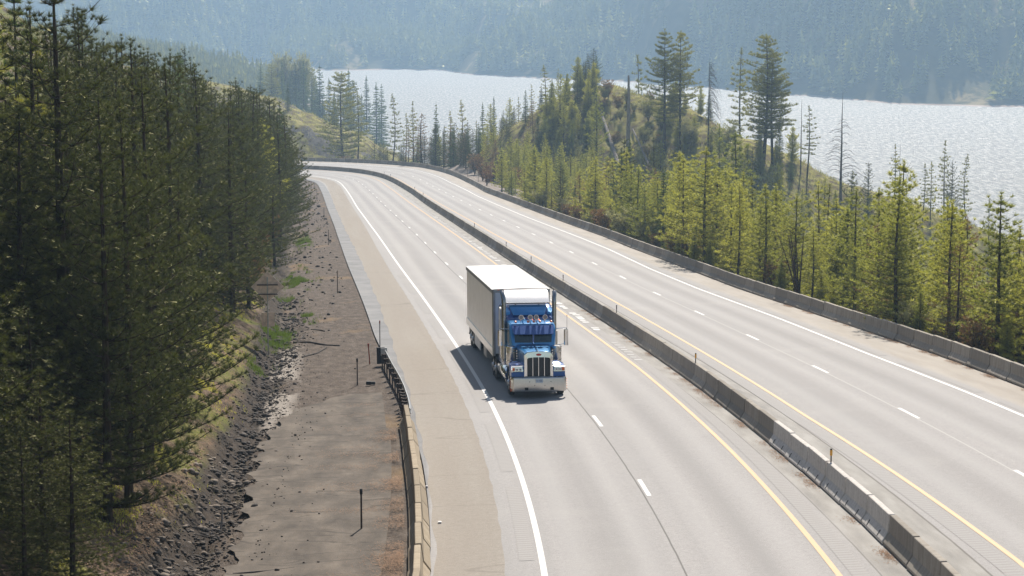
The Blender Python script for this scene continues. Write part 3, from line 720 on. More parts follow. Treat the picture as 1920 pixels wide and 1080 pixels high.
    e=MB();e.box((-.2,-.12,0),(.05,.1,.16));e.box((.02,-.02,0),(.22,.14,.13));o=e.build('debris_block',MAT['black'],bevel=.02);o.location=(P[0],P[1],zz+.05);tag(o,'black lump of debris on the ground left of the guardrail posts','debris')
    P=rp(np.array(-8.5),np.array(-6.6),.015);e=MB();e.box((-.05,-.07,0),(.06,.07,.05));o=e.build('litter_scrap',simple('paper_scrap',(.75,.72,.7),.8),bevel=.012);o.location=P;tag(o,'small white scrap of litter on the tan shoulder by the concrete barrier','litter')
    P=rp(np.array(-2.2),np.array(-6.98),.01);e=MB();e.box((-.04,-.05,0),(.05,.05,.06));o=e.build('litter_scrap',simple('paper_scrap2',(.6,.58,.6),.8),bevel=.012);o.location=P;tag(o,'tiny grey scrap of litter against the foot of the tan concrete barrier','litter')
    # leaning white stake on the slope
    x,y=px2xy(399,63);z=float(gz(x,y)[0]);o=MB().tube([(0,0,-.05),(.06,.02,.35),(.07,.03,.75)],[.035,.03,.025],7).build('stake',MAT['wood']);o.location=(x,y,z);tag(o,'short bleached wooden stake on the mossy slope below the pines','stake')
# ------------------------------------------------------------------ trees
MAT['needle_yg']=needle_mat('hill_grass_blades',(.14,.13,.035),(.34,.3,.09),(.2,.19,.05),(.3,.2,.1),.15)
def tufts(P,D,nb,L,w,q,spread=.75):
    """P,D (n,3): bunches of nb narrow needles growing at P along D"""
    n=len(P);rd=q.normal(0,1,(n,nb,3));rd/=np.linalg.norm(rd,axis=-1,keepdims=True)
    dd=D[:,None]*(1-spread*.35)+rd*spread;dd/=np.linalg.norm(dd,axis=-1,keepdims=True)
    l=L*q.uniform(.65,1.2,(n,nb,1));sd=np.cross(dd,q.normal(0,1,(n,nb,3)));sd/=np.linalg.norm(sd,axis=-1,keepdims=True)+1e-9
    b=P[:,None]+q.normal(0,L*.07,(n,nb,3))
    V=np.stack([b-sd*w/2,b+sd*w/2,b+dd*l],2).reshape(-1,3)
    at=np.repeat(np.clip((q.uniform(0,1,n)**2)[:,None]*.85+q.uniform(0,.15,(n,nb)),0,1).ravel(),3)
    return V,at
def make_tree(seed,h,crown0,rad,shape,whorl=.45,nbr=5,rise=.35,droop=0,tuft_step=.3,nb=12,L=.24,w=.028,needle='needle',bark='bark',trunk_r=.13,bare=.0,side=.35,start=.25,lean=.0,cname='crown',dens=1.):
    q=np.random.RandomState(seed);r=random.Random(seed)
    tr=MB();lx,ly=r.uniform(-lean,lean),r.uniform(-lean,lean)
    ax=lambda z:np.array([lx*math.sin(z/h*3)*h*.05,ly*math.sin(z/h*2.4)*h*.05,z])
    zs=np.linspace(0,h*.985,9);tr.tube([ax(z) for z in zs],[trunk_r*((1-z/h)**.85)+.012 for z in zs],8)
    P=[];D=[];z=crown0
    # bare dead stubs under the crown
    for k in range(int(crown0/.6)+int(bare)):
        zz=r.uniform(crown0*.25,crown0+.3);a=r.uniform(0,6.28);l=rad*r.uniform(.1,.4);b=ax(zz)
        tr.tube([b,b+np.array([math.cos(a)*l,math.sin(a)*l,r.uniform(-.2,.1)*l])],[.02,.006],4,False)
    while z<h*.975:
        t=(z-crown0)/(h-crown0);rr=rad*shape(t)
        n=max(3,int(nbr*(1-.3*t)+r.uniform(-1,1.5)));a0=r.uniform(0,6.28)
        for k in range(n):
            a=a0+k*6.283/n+r.uniform(-.35,.35);l=rr*r.uniform(.55,1.15);
            if r.random()<.06:l*=.4
            rs=rise*(.6+.9*t)+r.uniform(-.12,.12);dr=droop*(1-t)
            b=ax(z+r.uniform(-.12,.12)*whorl*2);d=np.array([math.cos(a),math.sin(a),0]);sd=np.array([-math.sin(a),math.cos(a),0])
            m=max(3,int(l/.5)+2);pts=[]
            for i in range(m):
                u=i/(m-1);pts.append(b+d*l*u+np.array([0,0,l*(rs*u*u*1.2-dr*u*(1.2-u*.6)+.05*u)]))
            br=max(.009,trunk_r*.22*(1-t*.6));tr.tube(pts,[br*(1-.75*i/(m-1)) for i in range(m)],4,False)
            pts=np.array(pts);u=start
            while u<=1.001:
                f=u*(m-1);i=min(int(f),m-2);c=pts[i]*(1-(f-i))+pts[i+1]*(f-i);tang=pts[i+1]-pts[i];tang/=np.linalg.norm(tang)+1e-9
                if r.random()<dens:
                    P.append(c);D.append(tang*.6+np.array([0,0,.55]))
                sl=l*side*math.sin(math.pi*min(1,u*.85+.12))
                if sl>.12:
                    for sg in(-1,1):
                        if r.random()>.7*dens:continue
                        dd=tang*.55+sd*sg*.8+np.array([0,0,.18]);dd/=np.linalg.norm(dd);e=c+dd*sl*r.uniform(.6,1.15)
                        if sl>.35:tr.tube([c,e],[.009,.005],3,False)
                        P.append(e);D.append(dd*.7+np.array([0,0,.5]))
                        if sl>.4:P.append(c+(e-c)*.55);D.append(dd*.4+np.array([0,0,.6]))
                u+=tuft_step/max(l,.3)*r.uniform(.8,1.25)
        z+=whorl*r.uniform(.75,1.3)
    for k in range(4):P.append(ax(h*(.95+.016*k)));D.append(np.array([0,0,1.]))
    P=np.array(P);D=np.array(D);D/=np.linalg.norm(D,axis=1,keepdims=True)
    V,at=tufts(P,D,nb,L,w,q)
    t=tr.build('trunk',MAT[bark],smooth=False);c=mesh_np(cname,V,np.arange(len(V)).reshape(-1,3),MAT[needle],attr=at)
    COL.objects.unlink(t);COL.objects.unlink(c);return (t,c,h)
def make_snag(seed,h,kind):
    r=random.Random(seed);tr=MB();tr0=.24 if kind!='thin' else .15
    zs=np.linspace(0,h,8);top=.02 if kind!='broken' else .13
    tr.tube([(.02*math.sin(z),.03*math.cos(z*.7),z) for z in zs],[tr0*(1-z/h)+top for z in zs],8)
    b=MB()
    def branch(z,a,l,dr,rad):
        p=[];m=6
        for i in range(m):
            u=i/(m-1);p.append((math.cos(a+.25*u*math.sin(z*9))*l*u,math.sin(a+.25*u)*l*u,z+l*(.18*math.sin(u*3)-dr*u*u)))
        b.tube(p,[rad*(1-.8*i/(m-1)) for i in range(m)],4,False)
        for i in range(2,m):
            for k in range(2):
                if r.random()<.75:
                    a2=a+r.uniform(-1.2,1.2);l2=l*.28*r.uniform(.4,1.2);q=p[i];b.tube([q,(q[0]+math.cos(a2)*l2*.6,q[1]+math.sin(a2)*l2*.6,q[2]+r.uniform(-.35,.05)*l2*(1+2*dr)),(q[0]+math.cos(a2)*l2,q[1]+math.sin(a2)*l2,q[2]-l2*(.15+dr))],[.014,.01,.004],3,False)
    if kind=='spread':
        for k in range(44):
            t=k/44;branch(h*(.12+.66*t),r.uniform(0,6.28),(3.9*(1-t)**.6+.5)*r.uniform(.6,1.1),.12,.045)
    elif kind=='droop':
        for k in range(70):
            t=k/70;branch(h*(.35+.62*t),r.uniform(-1.6,1.2),(2.9*(1-t)**.5+.9)*r.uniform(.6,1.1),.75,.05)
    elif kind=='thin':
        for k in range(26):
            t=k/26;branch(h*(.25+.7*t),r.uniform(0,6.28),(1.2*(1-t)+.25)*r.uniform(.5,1.1),.1,.02)
    else:
        for k in range(5):
            t=k/5;branch(h*(.55+.4*t),r.uniform(2.2,4.2),r.uniform(.8,1.9),.5,.03)
    t=tr.build('trunk',MAT['snag'] if kind!='broken' else MAT['paletrunk'],smooth=True);c=b.build('branches',MAT['snag'])
    COL.objects.unlink(t);COL.objects.unlink(c);return (t,c,h)
def make_bush(seed,h,mat,stems=9,nb=9,L=.2,w=.035,bare=.5):
    r=random.Random(seed);q=np.random.RandomState(seed);tr=MB();P=[];D=[]
    for k in range(stems):
        a=r.uniform(0,6.28);sp=r.uniform(.1,.55);p=[np.array([0,0,-.05])]
        l=h*r.uniform(.65,1.05);m=7
        for i in range(1,m):
            u=i/(m-1);p.append(np.array([math.cos(a)*sp*l*u**1.2,math.sin(a)*sp*l*u**1.2,l*u]))
        tr.tube(p,[.05*(1-.85*i/(m-1))*h/3 for i in range(m)],4,False)
        for i in range(2,m):
            for j in range(4):
                a2=r.uniform(0,6.28);l2=h*.2*r.uniform(.4,1.3);e=p[i]+np.array([math.cos(a2)*l2,math.sin(a2)*l2,l2*r.uniform(.2,.9)]);tr.tube([p[i],e],[.014,.005],3,False)
                for u in(.6,.8,1.):
                    if r.random()>bare:P.append(p[i]+(e-p[i])*u);D.append((e-p[i])/l2)
    P=np.array(P);D=np.array(D);V,at=tufts(P,D,nb,L,w,q,1.)
    t=tr.build('stems',MAT['bark']);c=mesh_np('foliage',V,np.arange(len(V)).reshape(-1,3),MAT[mat],attr=at)
    COL.objects.unlink(t);COL.objects.unlink(c);return (t,c,h)
TP={}
def tree_protos():
    cone=lambda t:(1-t)**.8*.95+.07
    oval=lambda t:(math.sin(math.pi*min(1,(t*.8+.22)))**.7)*(1-t*.2)*(.8+.25*math.sin(t*23))
    egg=lambda t:min(1,(t+.3)*2.6)*(1-t)**.62+.08
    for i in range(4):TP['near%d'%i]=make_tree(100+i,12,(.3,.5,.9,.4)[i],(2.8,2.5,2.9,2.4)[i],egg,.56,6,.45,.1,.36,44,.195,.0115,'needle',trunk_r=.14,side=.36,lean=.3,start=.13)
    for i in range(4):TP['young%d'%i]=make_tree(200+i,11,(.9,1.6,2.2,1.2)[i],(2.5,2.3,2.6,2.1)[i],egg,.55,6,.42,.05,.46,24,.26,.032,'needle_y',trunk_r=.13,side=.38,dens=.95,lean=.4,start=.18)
    for i in range(3):TP['slim%d'%i]=make_tree(300+i,13,(3.,4.5,2.5)[i],(1.7,1.5,1.8)[i],egg,.65,4,.2,.15,.5,18,.34,.045,'needle_m',trunk_r=.12,side=.33,dens=.75,lean=1.)
    for i in range(3):TP['big%d'%i]=make_tree(400+i,26,(6.5,8.,5.)[i],(6.2,5.6,6.6)[i],lambda t:(min(1,(t+.25)*1.9)*(1-t)**.55+.08),0.85,6,.16,.16,.62,20,.5,.065,'needle_m',trunk_r=.38,side=.4,dens=.82,lean=.6)
    for i in range(3):TP['fir%d'%i]=make_tree(500+i,16,(.6,1.,.4)[i],(2.6,2.3,2.9)[i],cone,.5,6,.02,.28,.36,12,.32,.05,'needle_f',trunk_r=.2,side=.36)
    for i in range(2):TP['dry%d'%i]=make_tree(600+i,10,1.2,(2.2,1.9)[i],egg,.5,5,.3,.05,.4,9,.24,.035,'needle_b',trunk_r=.11,side=.33,dens=.7,lean=.6)
    for i in range(2):TP['dense%d'%i]=make_tree(700+i,12,.3,(2.8,3.1)[i],oval,.4,7,.4,.0,.32,13,.34,.05,'needle_y',trunk_r=.2,side=.4)
    TP['spread0']=make_snag(1,18,'spread');TP['droop0']=make_snag(2,20,'droop');TP['thin0']=make_snag(3,16,'thin');TP['broken0']=make_snag(4,13,'broken')
    TP['bush_o0']=make_bush(11,2.6,'needle_o');TP['bush_o1']=make_bush(12,2.2,'needle_o');TP['bush_p0']=make_bush(13,3.4,'needle_p',12,12,.3,.05,.3);TP['bush_p1']=make_bush(14,3,'needle_b',12,10,.22,.04,.45);TP['bare0']=make_bush(15,6.5,'needle_b',7,5,.15,.03,.93);TP['bush_b0']=make_bush(16,3.2,'needle_b',11,12,.24,.04,.3)
used=set();NTREE=0
KN_={'near':('pine_tree','pine tree'),'young':('young_pine','pine tree'),'slim':('slender_pine','pine tree'),'big':('tall_pine','pine tree'),'fir':('fir_tree','fir tree'),'dry':('browning_pine','pine tree'),'dense':('bushy_pine','pine tree'),'spread':('dead_tree','dead tree'),'droop':('dead_tree','dead tree'),'thin':('dead_tree','dead tree'),'broken':('dead_tree','dead tree'),'bush_o':('shrub','shrub'),'bush_p':('shrub','shrub'),'bush_b':('shrub','shrub'),'bare':('bare_shrub','shrub')}
def plant(key,X,Y,Z,h,label,group=None,rz=None,fat=1.):
    t,c,h0=TP[key];nm,cat=KN_[key.rstrip('0123456789')]
    k=h/h0;root=empty(nm,(X,Y,Z-.12),rnd.uniform(0,6.28) if rz is None else rz);root.scale=(k*fat,k*fat,k)
    for p in(t,c):
        q=p.copy();link(q,root)
    return tag(root,label,cat,group)
def interp(x,pts):return float(np.interp(x,[p[0] for p in pts],[p[1] for p in pts]))
def forest():
    r=random.Random(42)
    SILL=[(-400,-250),(0,-80),(100,-20),(150,0),(180,60),(240,70),(280,95),(320,100),(340,80),(400,160),(450,145),(520,185),(560,250),(600,330)]
    pts=[]
    # left bank: dense pines on the slope
    tries=0;n=0
    while tries<9000 and n<150:
        tries+=1
        s=r.uniform(-52,285);dtv=float(tb('DT',s))
        o=dtv-2.3-abs(r.gauss(0,1))*(5.5 if s>-10 else 7)
        if s<-15:o-=1.2
        if s>190:o-=1.2
        P=rp(np.array(s),np.array(o));X,Y=float(P[0]),float(P[1])
        if Y<14:continue
        if 12<s<47 and o>-17.4:continue
        px=960+X/Y*F_PX
        if px<-330*(60/Y if Y<60 else 1) -120 or px>700:continue
        md=1.9+ (Y/75)
        if any((X-a)**2+(Y-b)**2<md*md for a,b in pts):continue
        Z=float(gz(X,Y)[0]);ztop=zsight(interp(px,SILL)+r.uniform(0,60),Y)
        h=min(ztop-Z-r.choice([0,0,0,1.5,3]),r.uniform(8,16.5) if Y>45 else r.uniform(9,13))
        if h<3.5:continue
        # near crowns must not hang over the pavement strip
        key='near%d'%r.randrange(4)
        if Y>70 and r.random()<.05:key='young%d'%r.randrange(4)
        if r.random()<.13 and Y>80:key='fir%d'%r.randrange(3)
        elif r.random()<.05:key='slim%d'%r.randrange(3)
        room=(dtv+1.6-o)/(2.3*h/12);fat=max(.62,min(r.uniform(.8,1.25),room))
        pts.append((X,Y));n+=1;fat*=1.12
        g='dark pines covering the left bank'
        if key[:3]=='you':lab='lighter olive pine among the dark ones covering the left bank'
        elif key[:3]=='fir':lab='dark dense fir among the pines covering the left bank'
        elif key[:4]=='slim':lab='slender open pine rising among the dense pines covering the left bank'
        else:lab='dark green pine with pale needle tufts in the dense stand covering the left bank'
        plant(key,X,Y,Z,h,lab,g,fat=fat)
    for (px,d,top,key,lab) in ((543,258,240,'near0','dense pine ending the left bank, reaching over the verge at the road bend'),(524,205,262,'near2','broad dark pine before the road bend at the foot of the left bank'),(532,232,212,'near3','full pine just behind the last broad one of the left bank'),(515,238,186,'near1','upper pine of the group that ends the left bank'),(520,190,228,'near0','dense pine second from the right end of the left bank'),(505,215,178,'near3','tall pine above the group that ends the left bank'),(546,285,268,'near1','farthest pine of the left bank, right where the road disappears'),(512,170,330,'near0','low full pine leaning over the verge under the right end of the left bank'),(40,54,560,'near2','low branched pine in the bottom left corner of the view'),(-70,50,420,'near0','pine cut by the left edge near the bottom left corner'),(95,62,520,'near3','pine just behind the one in the bottom left corner'),(175,73,470,'near1','full pine overhanging the mossy slope near the bottom left'),(20,48,800,'near3','low spreading pine at the very bottom of the left corner'),(112,50,760,'near1','small full pine at the bottom edge left of the mossy slope'),(62,51,680,'near0','medium pine filling the bottom left corner'),(-40,61,330,'near2','tall pine at the left edge above the bottom left corner'),(525,236,190,'fir0','pointed dark fir on the crest of the left bank nearest the grassy rock hill'),(105,62,-60,'near2','tall pine with bare dark trunk in the upper left corner'),(470,232,158,'near1','pine topping the left bank below the hazy ridge')):
        X,Y=px2xy(px,d);
        Z=float(gz(X,Y)[0]);plant(key,X,Y,Z,min(26,zsight(top,Y)-Z),lab,fat=min(1.45,7./max(2,zsight(top,Y)-Z)+.75) if key[:4]=='near' else .8)
    for i,(s,o,h,lab) in enumerate(((64,-15.2,2.6,'reddish shrub in front of the dark pines beside the road sign'),(72,-15.6,3,'orange-brown shrub behind the road sign at the foot of the pines'),(52,-16.5,2.4,'rusty shrub low on the bank left of the road sign'),(110,-14.8,2.8,'orange shrub under the pines farther along the left verge'))):
        P=rp(np.array(float(s)),np.array(float(o)));plant('bush_o%d'%(i%2),float(P[0]),float(P[1]),float(gz(P[0],P[1])[0]),h,lab,'reddish shrubs at the foot of the left bank')
    # pines along the crest of the left bank, up to the line where the far ridge shows
    for i in range(34):
        px=150+i*12.2+r.uniform(-4,4);d=r.uniform(105,250) if px>330 else r.uniform(80,130)
        X,Y=px2xy(px,d);Z=float(gz(X,Y)[0]);h=zsight(interp(px,SILL)+r.uniform(-8,18),Y)-Z
        if h<4 or h>27:continue
        s_,o_=to_so(X,Y)
        if o_[0]>float(tb('DT',s_[0]))-2.5:continue
        plant('near%d'%r.randrange(4),X,Y,Z,h,'full crowned pine whose top stands out along the crest of the left bank','pines along the crest of the left bank',fat=min(1.1,9/h+.35))
    # right: young pines behind the outer barrier
    SILR=[(700,300),(860,275),(960,250),(1050,300),(1150,262),(1260,285),(1380,262),(1450,335),(1520,335),(1600,345),(1690,310),(1760,365),(1850,380),(1920,385),(2300,400)]
    pts=[];n=0;tries=0
    while tries<14000 and n<185:
        tries+=1
        s=r.uniform(2,345);o=float(tb('FB',s))+1.9+abs(r.gauss(0,1))*(9 if s<220 else 8)
        if s>285 and o<27:continue
        P=rp(np.array(s),np.array(o));X,Y=float(P[0]),float(P[1]);px=960+X/Y*F_PX
        if px>2120:continue
        md=1.8+Y/150
        if any((X-a)**2+(Y-b)**2<md*md for a,b in pts):continue
        Z=float(gz(X,Y)[0]);ztop=zsight(interp(px,SILR)+r.uniform(0,90),Y);h=min(ztop-Z,r.uniform(7.5,14.5))
        if h<3:continue
        u=r.random();g='young pines behind the outer barrier';key='young%d'%r.randrange(4);lab='bright green young pine in the stand behind the outer concrete barrier'
        if u<.08:key='slim%d'%r.randrange(3);lab='slender dark trunked pine in the stand behind the outer concrete barrier'
        elif u<.17:key='dry%d'%r.randrange(2);lab='pine with brown dying needles in the stand behind the outer concrete barrier'
        elif u<.24 and s>100:key='fir%d'%r.randrange(3);lab='dark dense fir in the stand behind the outer concrete barrier'
        elif u<.34:key='dense%d'%r.randrange(2);lab='round bushy pine in the stand behind the outer concrete barrier';h=min(h,9)
        pts.append((X,Y));n+=1;plant(key,X,Y,Z,h,lab,g,fat=r.uniform(1.05,1.45))
    # undergrowth behind the barrier
    for i in range(60):
        s=r.uniform(15,230);o=float(tb('FB',s))+1.6+r.uniform(0,3.2);P=rp(np.array(s),np.array(o));Z=float(gz(P[0],P[1])[0])
        k=r.choice(['dense0','dense1','bush_p0','dense0','bush_b0'])
        plant(k,float(P[0]),float(P[1]),Z,r.uniform(1.6,3.2),{'dense0':'low bushy young pine right behind the outer barrier','dense1':'wide low bushy young pine right behind the outer barrier','bush_b0':'brown leafed shrub under the pines behind the outer barrier','bush_p0':'pale yellow-green shrub under the pines behind the outer barrier'}[k],'undergrowth behind the outer barrier')
    # trees seen one by one: (px, top py, distance, kind, label)
    K=[(645,134,560,'big2','large open pine standing alone on the grassy rock hill beyond the road bend',1),
     (668,172,562,'slim1','thin pine behind the large lone pine on the rock hill',1),
     (735,176,505,'slim2','slender dark pine against the lake right of the rock hill',1),
     (541,153,585,'fir1','small dark fir on the crest of the grassy rock hill',1),
     (775,190,470,'slim0','sparse brownish pine in front of the lake, left of the tall dark fir',1),
     (792,212,465,'dry0','reddish brown pine beside the sparse pine in front of the lake',1.3),
     (818,192,462,'fir2','tall narrow dark fir in front of the glittering lake',.6),
     (842,208,470,'slim1','first of two thin see-through pines in front of the lake glitter',1),
     (864,188,470,'slim2','second of two thin see-through pines in front of the lake glitter',1),
     (905,192,452,'fir0','left tree of the dark fir clump at the lake edge',.7),
     (926,180,450,'fir1','tallest tree of the dark fir clump at the lake edge',.7),
     (944,205,448,'near1','right tree of the dark fir clump at the lake edge',.8),
     (760,212,480,'slim1','lightly branched pine at the left end of the lakeside row',1),
     (973,182,448,'slim0','see-through pine left of the knoll foot',1),(995,158,446,'slim1','sparse pine on the left flank of the knoll',1),
     (1018,122,446,'slim2','tall dark topped pine on the left flank of the knoll',1.2),(1047,128,440,'slim0','small topped pine beside the knoll crown',1.),
     (1083,104,436,'dense0','round green pine at the left of the knoll top',1.15),(1112,90,434,'near0','tallest dark pine on the knoll top',1.25),(1098,112,430,'near2','middle pine of the clump on the knoll top',1.1),
     (1060,150,424,'dense1','yellow-green bushy pine high on the left slope of the knoll',1.25),(1038,178,420,'dense0','yellow-green pine halfway down the left slope of the knoll',1.2),(1072,185,415,'dense1','wide yellow-green pine in the middle of the knoll slope',1.2),(1022,215,412,'dense0','lowest yellow-green pine on the left slope of the knoll',.9),
     (1192,104,470,'slim1','thin pale pine behind the knoll, right of its top',1),(1118,168,398,'young1','grey-green pine on the open slope of the knoll',.8),
     (1246,54,398,'big0','left stem of the pair of tallest pines on the knoll shoulder',.9),(1275,57,397,'big1','right stem of the pair of tallest pines on the knoll shoulder',.9),
     (1328,110,396,'droop0','dead tree with drooping dark branches between the tall pine pairs',1),
     (1388,90,418,'slim0','slim pine with thin crown between the dead tree and the broad pine',1.1),(1432,64,392,'big2','tallest broad pine on the right of the knoll shoulder',1.05),(1449,96,393,'big0','shorter pine behind the right side of the tallest broad pine',1.),
     (1178,140,396,'broken0','bleached branchless snag standing on the open knoll slope',1),(1502,186,392,'thin0','thin dead tree beside the open-crowned pine',1),(1514,198,391,'slim1','open-crowned pine in front of the lake right of the thin dead tree',1.3),
     (1578,172,386,'spread0','grey dead tree with wide bare branches standing against the lake',1),
     (1462,215,396,'fir1','dark dense fir under the tallest broad pine',.9),(1423,195,399,'fir0','dark fir left of the trunk of the tallest broad pine',.8),
     (1630,303,380,'near3','dark pine below the tree with wide bare branches',.9),(1678,271,384,'slim0','left of two thin lakeside pines right of the dead tree',1),(1688,270,385,'thin0','bare stick of a dead tree against the water',.7),
     (1733,306,384,'slim1','small sparse pine at the water, second from the right group',1),(1748,303,386,'slim2','sparse pine at the water beside the tall brownish one',1),
     (1774,264,388,'slim0','tall brownish thin pine on the lakeside',1),(1787,300,384,'near1','dense olive pine at the foot of the tall brownish thin pine',.8),(1816,289,392,'slim2','lone thin dark pine farthest right against the lake',1),
     (1860,372,360,'slim1','bent thin pine at the lower right of the lake',1),
     # big near ones on the right
     (1697,300,150,'young2','tall bright pine with forked upper branches in the middle right',1.1),(1882,358,100,'young1','large pine at the right edge with a long dark trunk',1.25),(1812,395,128,'young0','leafy pine left of the large one at the right edge',1),
     (1533,340,190,'young3','straight dark trunked pine left of the bare multi-stemmed tree',1),(1465,338,205,'slim0','straight pine with the longest bare trunk behind the barrier',1.1),(1562,345,185,'slim1','second straight dark trunk left of the bare multi-stemmed tree',1.1),
     (1170,255,262,'near3','tall dark green pine with a twin trunk behind the kink of the outer barrier',1.),(1181,262,263,'fir0','second stem of the tall dark pine behind the kink of the outer barrier',.8),
     (1300,300,250,'young1','yellowish pine behind the middle of the outer barrier',1),(1375,250,262,'young0','bright yellow-green pine in the middle of the right forest',1.2),
     (1225,258,300,'near0','blue-green pine in front of the tall pine pair',.9),(1600,320,330,'near2','rounded pine below the wide bare dead tree',.9),(1120,330,240,'near2','compact green pine above the outer barrier',.9),(1050,300,270,'near1','green pine at the left part of the right forest',.9)]
    for i,(px,ty,d,key,lab,fat) in enumerate(K):
        X,Y=px2xy(px,d);Z=float(gz(X,Y)[0]);h=zsight(ty,Y)-Z
        plant(key,X,Y,Z,max(h,2.5),lab,fat=fat,rz=(0.3 if key=='droop0' else None))
    # bare multi-stemmed tree
    X,Y=px2xy(1618,138);s,o=to_so(X,Y);
    P=rp(s[0],np.array(float(tb('FB',s[0]))+2.2));Z=float(gz(P[0],P[1])[0]);plant('bare0',float(P[0]),float(P[1]),Z,zsight(430,float(P[1]))-Z,'bare multi-stemmed tree with reddish twigs behind the outer barrier')
    # filler on the knoll, its left foot and the lower right slopes
    fills=[(760,880,430,500,'dry',26,6,10),(740,960,415,470,'young',16,5,9),(880,1010,385,430,'dry',14,4,8),(960,1080,370,415,'young',22,5,9),(1130,1240,330,395,'near',10,4,7),(1000,1120,330,380,'young',18,6,10),(1240,1420,320,392,'young',34,7,12),(1400,1620,300,380,'young',34,6,10),(1620,1920,290,380,'young',36,5,9),(985,1120,395,432,'dense',22,4,7.5),(1075,1125,415,436,'near',6,6,9),(1130,1300,385,425,'bush_p',22,1.5,3.6),(1100,1200,380,420,'young',16,4,7),(1240,1340,385,420,'dense',12,3,6),(1480,1640,350,385,'dense',14,3,5),(1040,1110,400,432,'young',14,5,8),(765,880,430,470,'near',16,6,11),(865,965,425,452,'near',14,7,12),(690,760,500,520,'near',7,5,9),(1000,1130,372,428,'young',26,6,10),(1290,1500,372,398,'dense',12,4,7)]
    pts=[]
    for (a,b,d0,d1,kk,n,h0,h1) in fills:
        c=0;t_=0
        while c<n and t_<400:
            t_+=1
            X,Y=px2xy(r.uniform(a,b),r.uniform(d0,d1));s,o=to_so(X,Y)
            if o[0]<float(tb('FB',s[0]))+4.5 or any((X-p)**2+(Y-q)**2<7 for p,q in pts):continue
            px=960+X/Y*F_PX
            if 1120<px<1240 and Y>372 and kk!='bush_p':continue
            Z=float(ground(s,o,np.array([X]),np.array([Y]))[0]);key=kk+str(r.randrange(2));h=r.uniform(h0,h1)
            if d0>424 and h>zsight(225,Y)-Z:h=max(4,zsight(225,Y)-Z-r.uniform(0,2))
            if r.random()<.2:key='fir%d'%r.randrange(3)
            if r.random()<.12:key='slim%d'%r.randrange(3)
            lab={'dry':'browning pine on the slope between the outer barrier and the lake','you':'green young pine on the slope between the outer barrier and the lake','nea':'grey-green pine on the knoll slope','fir':'small dark fir on the slope between the outer barrier and the lake','sli':'thin sparse pine on the slope between the outer barrier and the lake','den':'round yellow-green pine crowding the left side of the knoll','bus':'pale low shrub scattered over the top of the knoll'}[key[:3]]
            pts.append((X,Y));c+=1;plant(key,X,Y,Z,h,lab,'mixed trees on the slopes above the lake')
    for i,(px,d,h,k,lab) in enumerate(((620,548,4,'bush_p0','pale shrub on the rock hill beyond the road bend'),(600,540,3,'bush_o0','orange shrub above the far end of the outer barrier'),(648,536,3.4,'bush_b0','tan shrub above the far end of the outer barrier'),(690,530,3.5,'bush_p0','yellowish shrub behind the far bend of the outer barrier'),
        (905,398,3.6,'bush_o0','orange leafed shrub on the scree behind the outer barrier'),(925,392,3.2,'bush_o1','rusty shrub on the scree, beside the orange one'),(890,415,4,'bush_b0','brown shrub at the top of the scree'),(876,372,2.6,'bush_o1','small orange shrub close to the outer barrier at the scree'),
        (1140,424,3.5,'bush_b0','brown shrub on top of the knoll'),(1215,410,4.2,'bush_p0','pale willow-like shrub right of the knoll top'),(1240,404,4,'bush_p0','pale shrub under the tall pine pair'),(1160,418,3,'bush_b0','dry shrub behind the fallen trunk'),(1360,392,6,'bush_p0','wide pale shrub between the dead tree and the broad pine'),(1290,396,5,'bush_p0','pale shrub at the foot of the right tall pine stem'),(960,352,3.6,'bush_b0','brownish shrub at the low end of the scree'),(985,345,4,'bush_o0','reddish shrub before the first pines of the right forest'))):
        X,Y=px2xy(px,d);s_,o_=to_so(X,Y);m_=float(tb('FB',s_[0]))+2.6
        if o_[0]<m_:
            P=rp(s_[0],np.array(m_));X,Y=float(P[0]),float(P[1])
        plant(k,X,Y,float(gz(X,Y)[0]),h,lab,'shrubs on the slopes above the lake')
    # fallen trunks on the knoll
    def fallen(p0,d0,p1,d1,rad,lab):
        A=px2xy(p0,d0);B=px2xy(p1,d1);za=float(gz(*A)[0])+.5;zb=float(gz(*B)[0])+.35;o=MB().tube([(0,0,0),((B[0]-A[0])*.5,(B[1]-A[1])*.5,(zb-za)*.5+.25),(B[0]-A[0],B[1]-A[1],zb-za)],[rad*.55,rad*.8,rad],8).build('fallen_log',MAT['paletrunk'],smooth=True);o.location=(*A,za);tag(o,lab,'fallen tree','fallen trunks on the knoll')
    fallen(1115,424,1160,398,.42,'thick bleached fallen trunk leaning down from the knoll top');fallen(1186,408,1232,388,.26,'thinner fallen trunk on the slope right of the branchless snag')
    fallen(1208,396,1236,384,.2,'shortest fallen trunk low on the knoll slope')
    # the wooded point across the bend
    c=0;t_=0;pts=[]
    WP=[(512,118),(530,112),(556,118),(571,112),(586,125),(601,120),(618,146),(655,128),(662,150),(688,142),(706,155),(716,158),(640,160),(628,170)]
    for i,(px,ty) in enumerate(WP):
        d=880+((i*37)%90);X,Y=px2xy(px,d);Z=max(float(gz(X,Y)[0]),WATER);plant('fir%d'%(i%3) if i%4 else 'big%d'%(i%3),X,Y,Z,zsight(ty,Y)-Z,'tall bluish hazy conifer on the wooded point by the lake','conifers on the wooded point',fat=.9)
    while c<34 and t_<900:
        t_+=1
        X,Y=px2xy(r.uniform(490,760),r.uniform(850,990));Z=float(gz(X,Y)[0])
        if Z<WATER+.8 or any((X-a)**2+(Y-b)**2<16 for a,b in pts):continue
        pts.append((X,Y));c+=1;h=r.uniform(13,20) if (X/Y*F_PX+960)<710 else r.uniform(5,9)
        plant('fir%d'%r.randrange(3),X,Y,Z,h,'hazy blue conifer in the mass of trees on the wooded point','conifers on the wooded point')
